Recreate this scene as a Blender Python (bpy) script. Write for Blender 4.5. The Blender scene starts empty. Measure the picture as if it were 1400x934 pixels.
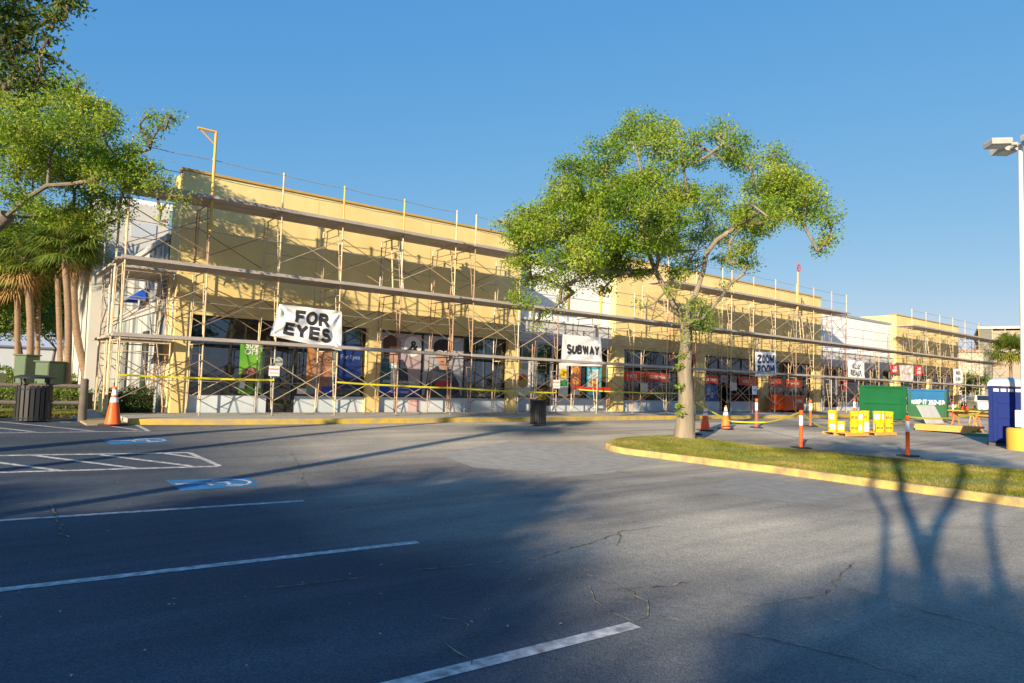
import bpy, bmesh, math, random
import numpy as np
from mathutils import Vector, Matrix
R = math.radians
random.seed(7); rng = np.random.default_rng(11)
SC = bpy.context.scene
COL = SC.collection
# ------------------------------------------------------------------ camera
F_ = 933.0
CAM = np.array([0, 0, 1.6])
Xd = np.array([1180., 93., F_]); Xd /= np.linalg.norm(Xd)
h2 = np.array([-700., 560 - 1880 * .031 - 467, F_])
Zd = np.cross(np.array([1180., 93., F_]), h2); Zd /= np.linalg.norm(Zd)
if Zd[1] > 0: Zd = -Zd
Yd = np.cross(Zd, Xd)
M3 = np.array([Xd, Yd, Zd])
cam = bpy.data.cameras.new('camera'); camo = bpy.data.objects.new('camera', cam); COL.objects.link(camo)
cam.sensor_width = 36; cam.lens = 36 * F_ / 1400; cam.clip_end = 3000; cam.clip_start = .05
r_ = M3 @ np.array([1, 0, 0]); u_ = M3 @ np.array([0, -1, 0]); b_ = M3 @ np.array([0, 0, -1])
mw = Matrix(((r_[0], u_[0], b_[0], CAM[0]), (r_[1], u_[1], b_[1], CAM[1]), (r_[2], u_[2], b_[2], CAM[2]), (0, 0, 0, 1)))
camo.matrix_world = mw
SC.camera = camo
# ------------------------------------------------------------------ light
SUN_EL, SUN_AZ = 18.0, 26.0            # azimuth: angle of the light's travel from +X towards +Y
w = bpy.data.worlds.new('World'); SC.world = w; w.use_nodes = True
nt = w.node_tree; bg = nt.nodes['Background']
sky = nt.nodes.new('ShaderNodeTexSky'); sky.sky_type = 'NISHITA'; sky.sun_disc = False
sky.sun_elevation = R(SUN_EL)
dx, dy = -math.cos(R(SUN_AZ)), -math.sin(R(SUN_AZ))
sky.sun_rotation = math.atan2(dx, dy)
sky.air_density = .85; sky.dust_density = .15; sky.ozone_density = 2.6; sky.altitude = 0
sp_ = nt.nodes.new('ShaderNodeSeparateColor'); cb_ = nt.nodes.new('ShaderNodeCombineColor'); nt.links.new(sky.outputs[0], sp_.inputs[0])
for ch, (pw_, a_) in enumerate(((.97, .63), (.47, 1.455), (.17, 3.13))):      # clear, slightly hazy spring sky
    m1 = nt.nodes.new('ShaderNodeMath'); m1.operation = 'POWER'; m1.inputs[1].default_value = pw_; nt.links.new(sp_.outputs[ch], m1.inputs[0])
    m2 = nt.nodes.new('ShaderNodeMath'); m2.operation = 'MULTIPLY'; m2.inputs[1].default_value = a_; nt.links.new(m1.outputs[0], m2.inputs[0]); nt.links.new(m2.outputs[0], cb_.inputs[ch])
nt.links.new(cb_.outputs[0], bg.inputs[0]); bg.inputs[1].default_value = .095
sl = bpy.data.lights.new('sun', 'SUN'); so = bpy.data.objects.new('sun', sl); COL.objects.link(so)
sl.energy = 5.0; sl.angle = R(.5); sl.color = (1, .82, .56)
d = Vector((math.cos(R(SUN_EL)) * -dx, math.cos(R(SUN_EL)) * -dy, -math.sin(R(SUN_EL))))
so.rotation_euler = d.to_track_quat('-Z', 'Y').to_euler(); so.location = (-30, -15, 30)
SC.view_settings.view_transform = 'Standard'; SC.view_settings.look = 'None'
SC.view_settings.exposure = 0.95; SC.view_settings.gamma = 1
SC.cycles.max_bounces = 6; SC.cycles.transparent_max_bounces = 12
# ------------------------------------------------------------------ surveying helpers
def gz(X, Y):
    t = np.clip((np.asarray(Y, float) - 9) / 8., 0, 1); return .33 * t * t * (3 - 2 * t)
def ray(px, py):
    v = M3 @ np.array([px - 700., py - 467., F_]); return v / np.linalg.norm(v)
def onY(px, py, Y): v = ray(px, py); return CAM + v * (Y / v[1])
def onX(px, py, X): v = ray(px, py); return CAM + v * (X / v[0])
def onZ(px, py, z): v = ray(px, py); return CAM + v * ((z - 1.6) / v[2])
def atZ(px, py, D): return CAM + M3 @ (np.array([px - 700., py - 467., F_]) * D / F_)
def G(px, py, dz=0.):
    z = 0.
    for i in range(50):
        p = onZ(px, py, z + dz); z = .5 * z + .5 * float(gz(p[0], p[1]))
    return p
# ------------------------------------------------------------------ materials
MATS = {}
def mat(name, col, rough=.6, col2=None, scale=3., metal=0., bump=0., bscale=40., spec=.4, detail=5, contrast=1., island=0., stretch=None):
    if name in MATS: return MATS[name]
    m = bpy.data.materials.new(name); m.use_nodes = True; MATS[name] = m
    n = m.node_tree; P = n.nodes['Principled BSDF']
    P.inputs['Roughness'].default_value = rough; P.inputs['Metallic'].default_value = metal
    P.inputs['Specular IOR Level'].default_value = spec
    P.inputs['Base Color'].default_value = (*col, 1)
    tc = n.nodes.new('ShaderNodeTexCoord'); vec = tc.outputs['Object']
    if stretch:
        mp = n.nodes.new('ShaderNodeMapping'); mp.inputs['Scale'].default_value = stretch
        n.links.new(vec, mp.inputs[0]); vec = mp.outputs[0]
    if col2:
        no = n.nodes.new('ShaderNodeTexNoise'); no.inputs['Scale'].default_value = scale; no.inputs['Detail'].default_value = detail
        n.links.new(vec, no.inputs['Vector'])
        rp = n.nodes.new('ShaderNodeValToRGB')
        rp.color_ramp.elements[0].position = .5 - .25 / contrast; rp.color_ramp.elements[1].position = .5 + .25 / contrast
        rp.color_ramp.elements[0].color = (*col, 1); rp.color_ramp.elements[1].color = (*col2, 1)
        n.links.new(no.outputs[0], rp.inputs[0]); n.links.new(rp.outputs[0], P.inputs['Base Color'])
    if bump:
        nb = n.nodes.new('ShaderNodeTexNoise'); nb.inputs['Scale'].default_value = bscale; nb.inputs['Detail'].default_value = 4
        n.links.new(vec, nb.inputs['Vector'])
        bp = n.nodes.new('ShaderNodeBump'); bp.inputs['Strength'].default_value = bump; bp.inputs['Distance'].default_value = .02
        n.links.new(nb.outputs[0], bp.inputs['Height']); n.links.new(bp.outputs[0], P.inputs['Normal'])
    return m
def leafmat(name, c1, c2, c3, trans=.35):
    if name in MATS: return MATS[name]
    m = bpy.data.materials.new(name); m.use_nodes = True; MATS[name] = m
    n = m.node_tree; n.nodes.clear()
    out = n.nodes.new('ShaderNodeOutputMaterial'); mx = n.nodes.new('ShaderNodeMixShader')
    df = n.nodes.new('ShaderNodeBsdfPrincipled'); df.inputs['Roughness'].default_value = .55; df.inputs['Specular IOR Level'].default_value = .3
    tr = n.nodes.new('ShaderNodeBsdfTranslucent'); mx.inputs[0].default_value = trans
    geo = n.nodes.new('ShaderNodeNewGeometry'); tc = n.nodes.new('ShaderNodeTexCoord')
    no = n.nodes.new('ShaderNodeTexNoise'); no.inputs['Scale'].default_value = .9; no.inputs['Detail'].default_value = 3
    n.links.new(tc.outputs['Object'], no.inputs['Vector'])
    ad = n.nodes.new('ShaderNodeMath'); ad.operation = 'MULTIPLY_ADD'; ad.inputs[1].default_value = .38
    n.links.new(geo.outputs['Random Per Island'], ad.inputs[0]); 
    sb = n.nodes.new('ShaderNodeMath'); sb.operation = 'MULTIPLY_ADD'; sb.inputs[1].default_value = 1.6; sb.inputs[2].default_value = -.44
    n.links.new(no.outputs[0], sb.inputs[0]); n.links.new(sb.outputs[0], ad.inputs[2])
    rp = n.nodes.new('ShaderNodeValToRGB'); e = rp.color_ramp.elements
    e[0].position = .1; e[0].color = (*c1, 1); e[1].position = .95; e[1].color = (*c3, 1)
    k = e.new(.5); k.color = (*c2, 1)
    n.links.new(ad.outputs[0], rp.inputs[0])
    n.links.new(rp.outputs[0], df.inputs['Base Color']); n.links.new(rp.outputs[0], tr.inputs['Color'])
    n.links.new(df.outputs[0], mx.inputs[1]); n.links.new(tr.outputs[0], mx.inputs[2]); n.links.new(mx.outputs[0], out.inputs[0])
    return m
def glassmat(name, tint=(.75, .85, .85), refl=.28):
    if name in MATS: return MATS[name]
    m = bpy.data.materials.new(name); m.use_nodes = True; MATS[name] = m
    n = m.node_tree; n.nodes.clear()
    out = n.nodes.new('ShaderNodeOutputMaterial'); mx = n.nodes.new('ShaderNodeMixShader')
    gl = n.nodes.new('ShaderNodeBsdfGlossy'); gl.inputs['Roughness'].default_value = .02; gl.inputs['Color'].default_value = (.60, .63, .66, 1)
    tr = n.nodes.new('ShaderNodeBsdfTransparent'); tr.inputs['Color'].default_value = (*tint, 1)
    fr = n.nodes.new('ShaderNodeFresnel'); fr.inputs['IOR'].default_value = 1.5
    ml = n.nodes.new('ShaderNodeMath'); ml.operation = 'MULTIPLY_ADD'; ml.inputs[1].default_value = 1.2; ml.inputs[2].default_value = refl * .25
    tc = n.nodes.new('ShaderNodeTexCoord'); no = n.nodes.new('ShaderNodeTexNoise'); no.inputs['Scale'].default_value = .8
    bp = n.nodes.new('ShaderNodeBump'); bp.inputs['Strength'].default_value = .05; bp.inputs['Distance'].default_value = .05
    n.links.new(tc.outputs['Object'], no.inputs['Vector']); n.links.new(no.outputs[0], bp.inputs['Height']); n.links.new(bp.outputs[0], gl.inputs['Normal'])
    n.links.new(fr.outputs[0], ml.inputs[0]); n.links.new(ml.outputs[0], mx.inputs[0])
    n.links.new(tr.outputs[0], mx.inputs[1]); n.links.new(gl.outputs[0], mx.inputs[2]); n.links.new(mx.outputs[0], out.inputs[0])
    return m
# ------------------------------------------------------------------ mesh helpers
class MB:
    def __init__(s): s.v = []; s.f = []
    def box(s, x0, x1, y0, y1, z0, z1):
        b = len(s.v)
        s.v += [(x, y, z) for z in (z0, z1) for y in (y0, y1) for x in (x0, x1)]
        s.f += [tuple(b + i for i in q) for q in ((0, 2, 3, 1), (4, 5, 7, 6), (0, 1, 5, 4), (2, 6, 7, 3), (0, 4, 6, 2), (1, 3, 7, 5))]
        return s
    def obox(s, c, ax, ay, az):
        c, ax, ay, az = [np.array(k, float) for k in (c, ax, ay, az)]; b = len(s.v)
        s.v += [tuple(c + ax * i + ay * j + az * k) for k in (-1, 1) for j in (-1, 1) for i in (-1, 1)]
        s.f += [tuple(b + i for i in q) for q in ((0, 2, 3, 1), (4, 5, 7, 6), (0, 1, 5, 4), (2, 6, 7, 3), (0, 4, 6, 2), (1, 3, 7, 5))]
        return s
    def tube(s, pts, rad, n=8, caps=True):
        pts = [np.array(p, float) for p in pts]
        if not hasattr(rad, '__len__'): rad = [rad] * len(pts)
        rings = []; up = None
        for i, p in enumerate(pts):
            t = pts[min(i + 1, len(pts) - 1)] - pts[max(i - 1, 0)]; t = t / (np.linalg.norm(t) + 1e-9)
            if up is None:
                up = np.array([0, 0, 1.]) if abs(t[2]) < .9 else np.array([1., 0, 0])
            a = np.cross(t, up); a /= np.linalg.norm(a) + 1e-9; c = np.cross(a, t); up = c
            b = len(s.v)
            s.v += [tuple(p + rad[i] * (a * math.cos(2 * math.pi * k / n) + c * math.sin(2 * math.pi * k / n))) for k in range(n)]
            rings.append(b)
        for i in range(len(rings) - 1):
            for k in range(n):
                s.f.append((rings[i] + k, rings[i] + (k + 1) % n, rings[i + 1] + (k + 1) % n, rings[i + 1] + k))
        if caps:
            s.f.append(tuple(rings[0] + k for k in range(n))[::-1]); s.f.append(tuple(rings[-1] + k for k in range(n)))
        return s
    def lathe(s, prof, c=(0, 0, 0), n=20, caps=True):
        rings = []
        for r, z in prof:
            b = len(s.v); rings.append(b)
            s.v += [(c[0] + r * math.cos(2 * math.pi * k / n), c[1] + r * math.sin(2 * math.pi * k / n), c[2] + z) for k in range(n)]
        for i in range(len(rings) - 1):
            for k in range(n):
                s.f.append((rings[i] + k, rings[i] + (k + 1) % n, rings[i + 1] + (k + 1) % n, rings[i + 1] + k))
        if caps:
            s.f.append(tuple(rings[0] + k for k in range(n))[::-1]); s.f.append(tuple(rings[-1] + k for k in range(n)))
        return s
    def poly(s, pts):
        b = len(s.v); s.v += [tuple(p) for p in pts]; s.f.append(tuple(range(b, b + len(pts)))); return s
    def slab(s, pts, z0, z1):
        b = len(s.v); n = len(pts)
        def zz(z, p): return z(p[0], p[1]) if callable(z) else z
        s.v += [(p[0], p[1], zz(z0, p)) for p in pts] + [(p[0], p[1], zz(z1, p)) for p in pts]
        s.f.append(tuple(b + i for i in range(n))[::-1]); s.f.append(tuple(b + n + i for i in range(n)))
        for i in range(n): j = (i + 1) % n; s.f.append((b + i, b + j, b + n + j, b + n + i))
        return s
    def build(s, name, m, parent=None, smooth=False, bevel=0.):
        me = bpy.data.meshes.new(name); me.from_pydata([tuple(map(float, v)) for v in s.v], [], s.f); me.update()
        if bevel or True:
            bm = bmesh.new(); bm.from_mesh(me)
            bmesh.ops.recalc_face_normals(bm, faces=bm.faces)
            if bevel:
                bmesh.ops.bevel(bm, geom=[e for e in bm.edges if len(e.link_faces) == 2 and e.calc_face_angle(0) > .5], offset=bevel, segments=2, affect='EDGES', profile=.6)
            bm.to_mesh(me); bm.free()
        return link(name, me, m, parent, smooth)
def link(name, me, m, parent=None, smooth=False):
    ms = m if isinstance(m, (list, tuple)) else [m]
    for k in ms: me.materials.append(k)
    if smooth:
        me.polygons.foreach_set('use_smooth', [True] * len(me.polygons))
        try: me.set_sharp_from_angle(angle=R(40))
        except Exception: pass
    o = bpy.data.objects.new(name, me); COL.objects.link(o)
    if parent: o.parent = parent
    return o
def tag(o, label, cat, group=None):
    o['label'] = label; o['category'] = cat
    if group: o['group'] = group
    return o
def struct(o): o['kind'] = 'structure'; return o
def thing(name, label, cat, loc=(0, 0, 0), rz=0., group=None):
    o = bpy.data.objects.new(name, None); COL.objects.link(o); o.location = tuple(map(float, loc)); o.rotation_euler = (0, 0, rz); o.empty_display_size = .2
    return tag(o, label, cat, group)
def dup(root, loc, rz=0., label=None, group=None):
    def cp(o, par):
        c = o.copy(); COL.objects.link(c); c.parent = par
        for ch in list(o.children): cp(ch, c)
        return c
    r = cp(root, None); r.location = tuple(map(float, loc)); r.rotation_euler = (0, 0, rz)
    if label: r['label'] = label
    if group: r['group'] = group
    return r
def quads_mesh(name, V, m, parent=None):
    """V: (n,4,3) array of quads"""
    n = len(V); me = bpy.data.meshes.new(name)
    me.vertices.add(n * 4); me.vertices.foreach_set('co', V.reshape(-1).astype(np.float32))
    me.loops.add(n * 4); me.loops.foreach_set('vertex_index', np.arange(n * 4, dtype=np.int32))
    me.polygons.add(n); me.polygons.foreach_set('loop_start', np.arange(0, n * 4, 4, dtype=np.int32))
    try: me.polygons.foreach_set('loop_total', np.full(n, 4, dtype=np.int32))
    except Exception: pass
    me.update(calc_edges=True); me.validate()
    return link(name, me, m, parent)
def text_mesh(txt, size, bold=.0, align='CENTER', space=1., sx=1.):
    cu = bpy.data.curves.new('lettering', 'FONT'); cu.body = txt; cu.size = size; cu.offset = bold * size
    cu.align_x = align; cu.align_y = 'CENTER'; cu.resolution_u = 4; cu.space_line = .95; cu.space_character = space
    o = bpy.data.objects.new('lettering', cu); COL.objects.link(o)
    bpy.context.view_layer.update()
    me = bpy.data.meshes.new_from_object(o.evaluated_get(bpy.context.evaluated_depsgraph_get()))
    bpy.data.objects.remove(o); bpy.data.curves.remove(cu)
    for v in me.vertices: v.co.x *= sx
    return me
def lettering(txt, size, m, parent, fn, bold=.02, sx=1., cut=None, space=1., align='CENTER', name='lettering'):
    """fn maps flat text (x,y) to local xyz"""
    me = text_mesh(txt, size, bold, align, space, sx)
    if cut:
        bm = bmesh.new(); bm.from_mesh(me)
        for _ in range(4):
            es = [e for e in bm.edges if e.calc_length() > cut]
            if not es: break
            bmesh.ops.subdivide_edges(bm, edges=es, cuts=1)
            bmesh.ops.triangulate(bm, faces=bm.faces)
        bm.to_mesh(me); bm.free()
    for v in me.vertices: v.co = Vector(tuple(map(float, fn(v.co.x, v.co.y))))
    return link(name, me, m, parent)
def _arc(cx_, cy_, rx, ry, a0, a1, n=14): return [(cx_ + rx * math.cos(R(a0 + (a1 - a0) * k / n)), cy_ + ry * math.sin(R(a0 + (a1 - a0) * k / n))) for k in range(n + 1)]
GLY = {'A': [[(0, 0), (.36, 1)], [(.36, 1), (.72, 0)], [(.14, .30), (.58, .30)]], 'B': [[(.0, 0), (0, 1)], [(0, 1), (.36, 1)] + _arc(.36, .765, .27, .235, 90, -90)[1:] + [(0, .53)], [(0, .53), (.40, .53)] + _arc(.40, .265, .28, .265, 90, -90)[1:] + [(0, 0)]],
 'D': [[(0, 0), (0, 1)], [(0, 1), (.3, 1)] + _arc(.3, .5, .38, .5, 90, -90)[1:] + [(0, 0)]], 'E': [[(0, 0), (0, 1)], [(0, 1), (.6, 1)], [(0, .52), (.54, .52)], [(0, 0), (.62, 0)]], 'F': [[(0, 0), (0, 1)], [(0, 1), (.6, 1)], [(0, .52), (.5, .52)]],
 'I': [[(0.05, 0), (.05, 1)]], 'L': [[(0, 1), (0, 0)], [(0, 0), (.56, 0)]], 'M': [[(0, 0), (0, 1)], [(0, 1), (.42, .25)], [(.42, .25), (.84, 1)], [(.84, 1), (.84, 0)]], 'N': [[(0, 0), (0, 1)], [(0, 1), (.68, 0)], [(.68, 0), (.68, 1)]],
 'O': [_arc(.40, .5, .40, .52, 90, 450, 26)], 'P': [[(0, 0), (0, 1)], [(0, 1), (.36, 1)] + _arc(.36, .74, .28, .26, 90, -90)[1:] + [(0, .48)]], 'R': [[(0, 0), (0, 1)], [(0, 1), (.36, 1)] + _arc(.36, .755, .28, .245, 90, -90)[1:] + [(0, .51)], [(.34, .51), (.66, 0)]],
 'S': [_arc(.34, .75, .32, .27, 20, 250, 14) + _arc(.34, .26, .34, .28, 70, -160, 14)], 'T': [[(0, 1), (.72, 1)], [(.36, 1), (.36, 0)]], 'U': [[(0, 1), (0, .32)] + _arc(.34, .32, .34, .34, 180, 360) + [(.68, 1)]], 'W': [[(0, 1), (.24, 0)], [(.24, 0), (.5, .95)], [(.5, .95), (.76, 0)], [(.76, 0), (1.0, 1)]],
 'Y': [[(0, 1), (.36, .45)], [(.72, 1), (.36, .45)], [(.36, .5), (.36, 0)]], 'Z': [[(0, 1), (.64, 1)], [(.64, 1), (0, 0)], [(0, 0), (.66, 0)]], '&': [_arc(.30, .76, .20, .24, -50, 230, 12) + [(.66, 0)], _arc(.28, .27, .28, .29, 110, 330, 12) + [(.62, .5)]],
 '0': [_arc(.30, .5, .30, .52, 90, 450, 24)], '1': [[(.08, .78), (.28, 1)], [(.28, 1), (.28, 0)]], '2': [_arc(.30, .72, .30, .29, 160, -30) + [(0, 0), (.62, 0)]], '3': [_arc(.28, .75, .28, .26, 150, -90) , _arc(.28, .25, .32, .27, 90, -150)], '5': [[(.56, 1), (.08, 1), (.04, .52)] + _arc(.28, .30, .31, .32, 110, -150)],
 '7': [[(0, 1), (.6, 1), (.2, 0)]], '8': [_arc(.30, .75, .25, .26, 90, 450, 16), _arc(.30, .25, .30, .28, 90, 450, 16)], '-': [[(0, .42), (.34, .42)]]}
def block_text(txt, size, m, parent, fn, st=.26, sx=1., gap=.16, name='lettering', cut=.05):
    """heavy sans letters drawn as thick strokes; fn maps flat (x,y) to local xyz"""
    h = st / 2; adv = []; x = 0
    for ch in txt:
        if ch == ' ': adv.append(x); x += .45; continue
        w = max(p[0] for g in GLY[ch] for p in g); adv.append(x); x += w + gap + st * .9
    tot = x - gap - st * .9; mb = MB(); lay = 0
    for ch, ox in zip(txt, adv):
        if ch == ' ': continue
        for g in GLY[ch]:
            lay += 1; P_ = [np.array(((p[0] + ox - tot / 2) * sx, (h + p[1] * (1 - st)) - .5)) for p in g]; closed = np.linalg.norm(P_[0] - P_[-1]) < 1e-6
            Q = [P_[0]]
            for a, b in zip(P_[:-1], P_[1:]):
                k = max(1, int(np.linalg.norm(b - a) * size / cut))
                for j in range(1, k + 1): Q.append(a + (b - a) * j / k)
            n_ = len(Q); prev = None
            for i in range(n_):
                a = Q[i - 1] if i > 0 else (Q[-2] if closed else Q[0]); b = Q[i + 1] if i < n_ - 1 else (Q[1] if closed else Q[-1])
                t = (b - a) / (np.linalg.norm(b - a) + 1e-9); nn = np.array([-t[1], t[0]]); e = 0
                if not closed and len(g) == 2: e = (-h * .8 if i == 0 else (h * .8 if i == n_ - 1 else 0)) if abs(g[1][0] - g[0][0]) < 1e-6 or abs(g[1][1] - g[0][1]) < 1e-6 else (-h*.55 if i==0 else (h*.55 if i==n_-1 else 0))
                c = Q[i] + t * e; v0 = len(mb.v)
                for sg in (-1, 1):
                    q = c + nn * h * sg * np.array([1 + (sx - 1) * .6, 1]); p3 = np.array(fn(q[0] * size, q[1] * size), float); p3[1] -= .0004 * (lay % 4); mb.v.append(tuple(p3))
                if prev is not None: mb.f.append((prev, v0, v0 + 1, prev + 1))
                prev = v0
    return mb.build(name, m, parent)
# ------------------------------------------------------------------ palette
YEL = mat('yellow_stucco', (.64, .49, .20), .85, (.79, .645, .30), 1.1, bump=.4, bscale=80, contrast=1.0, detail=9, stretch=(1, 1, .35))
WHT = mat('white_stucco', (.74, .74, .73), .8, (.82, .82, .80), .6, bump=.2, bscale=120)
WEA = mat('weathered_wall', (.11, .14, .17), .85, (.46, .47, .46), 1.3, bump=.3, bscale=60, contrast=2.2, stretch=(1, 1.8, .10))
GRYW = mat('grey_band', (.40, .42, .43), .8, (.33, .35, .37), 2)
BASEP = mat('shade_tinted_base_paint', (.48, .56, .64), .7, (.60, .66, .71), 1.4)  # white paint under the windows, with bluish shade put into its colour
COPE = mat('coping_brown', (.42, .27, .07), .6, (.5, .34, .12), 4)
COPG = mat('coping_grey', (.30, .31, .32), .5)
DARKF = mat('dark_bronze_frame', (.025, .022, .02), .4, spec=.5)
ALU = mat('aluminium_frame', (.45, .46, .47), .4, metal=.7)
GLASS = glassmat('shop_glass')
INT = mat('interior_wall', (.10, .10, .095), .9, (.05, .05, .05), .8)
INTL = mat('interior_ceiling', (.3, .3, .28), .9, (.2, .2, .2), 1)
GALV = mat('galvanised_tube', (.42, .42, .40), .45, (.30, .26, .22), 6, metal=.35, contrast=1.4)
RUST = mat('rusty_tube', (.36, .17, .08), .7, (.42, .34, .27), 7, metal=.15, contrast=1.3)
PALE = mat('pale_tube', (.66, .57, .40), .55, (.50, .36, .20), 5, metal=.1, contrast=1.4)
REDT = mat('red_tube', (.50, .05, .04), .5, (.35, .10, .07), 6)
YELT = mat('yellow_tube', (.75, .42, .02), .5, (.62, .40, .12), 8)
BRACE = mat('brace_tube', (.62, .50, .32), .55, (.36, .26, .16), 4, metal=.2, contrast=1.5)
BRACED = mat('dark_brace', (.16, .11, .08), .6, (.30, .22, .15), 4, metal=.2)
WOOD = mat('grey_plank', (.34, .30, .27), .8, (.46, .41, .37), 3, bump=.5, bscale=30, stretch=(1, 8, 8), contrast=1.2)
ASPH = None
CONC = mat('concrete', (.42, .40, .36), .85, (.33, .31, .28), 2.2, bump=.3, bscale=60)
KERBY = mat('yellow_kerb', (.60, .40, .04), .75, (.36, .29, .15), 3.5, bump=.3, bscale=50, contrast=1.4)
KERBD = mat('dirty_kerb', (.60, .42, .12), .8, (.28, .22, .12), 4.5, bump=.5, bscale=40, contrast=1.6, detail=9)
PAINT = mat('white_line_paint', (.66, .66, .66), .7, (.20, .20, .21), 12, bump=.4, bscale=80, contrast=1.3, detail=10)
BLUEP = mat('blue_line_paint', (.015, .19, .46), .75, (.02, .10, .20), 7, contrast=.8, detail=8)
BLK = mat('black_metal', (.022, .024, .026), .5, spec=.5)
BLKT = mat('black_letter', (.03, .03, .035), .6)
BANN = mat('banner_vinyl', (.80, .80, .79), .55, (.74, .74, .74), 1.5)
ORG = mat('orange_plastic', (.90, .13, .015), .45, (.80, .10, .02), 5)
ORGF = mat('faded_orange_plastic', (.80, .22, .04), .5, (.72, .17, .04), 5)
PINK = mat('pink_orange_plastic', (.85, .10, .07), .45)
REFL = mat('reflective_white', (.80, .80, .80), .35)
RUBB = mat('black_rubber', (.03, .03, .03), .8)
TAPE = mat('caution_tape', (.80, .78, .03), .5)
REDP = mat('red_paint', (.65, .02, .02), .5)
GRN = mat('green_dumpster_paint', (.003, .11, .036), .7, (.003, .075, .027), 1.6, spec=.15, bump=.15, bscale=6)
BLUD = mat('blue_dumpster_paint', (.02, .15, .34), .7, (.02, .11, .25), 2, spec=.15)
GRND = mat('faded_green_paint', (.02, .13, .06), .7, (.04, .10, .05), 2, spec=.15)
NAVY = mat('navy_plastic', (.006, .020, .15), .6, spec=.12)
GREYR = mat('grey_plastic_roof', (.50, .53, .56), .45)
PAIL = mat('yellow_pail', (.74, .52, .008), .35)
LUMB = mat('pine_lumber', (.62, .36, .10), .7, (.52, .28, .07), 3, stretch=(8, 1, 8))
PLATE = mat('plate_grey', (.50, .49, .46), .6, (.42, .41, .40), 2)
BARK = mat('oak_bark', (.30, .25, .19), .9, (.17, .145, .11), 5, bump=1., bscale=18, stretch=(1, 1, .25), contrast=1.3)
BARKD = mat('dark_bark', (.12, .10, .08), .9, (.20, .17, .14), 5, bump=1., bscale=18, contrast=1.3)
PALMB = mat('palm_bark', (.30, .20, .13), .9, (.20, .14, .10), 6, bump=1., bscale=14, stretch=(1, 1, 3), contrast=1.3)
OAKL = leafmat('oak_leaf', (.05, .14, .012), (.23, .36, .03), (.45, .49, .07), .45)
OAKD = leafmat('dark_oak_leaf', (.03, .065, .012), (.085, .15, .02), (.22, .27, .045), .35)
FARL = leafmat('far_leaf', (.06, .12, .02), (.14, .22, .03), (.26, .32, .05), .35)
HEDL = leafmat('hedge_leaf', (.05, .10, .02), (.12, .19, .025), (.24, .30, .04), .3)
HEDD = leafmat('dark_hedge_leaf', (.015, .035, .01), (.03, .07, .015), (.06, .10, .03), .25)
PALML = leafmat('palm_frond_leaf', (.05, .10, .015), (.13, .20, .03), (.34, .34, .05), .4)
PALMD = mat('dry_frond', (.40, .24, .09), .8, (.28, .17, .07), 3)
GRASSL = leafmat('grass_blade', (.10, .13, .015), (.21, .23, .03), (.40, .31, .10), .3)

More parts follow.
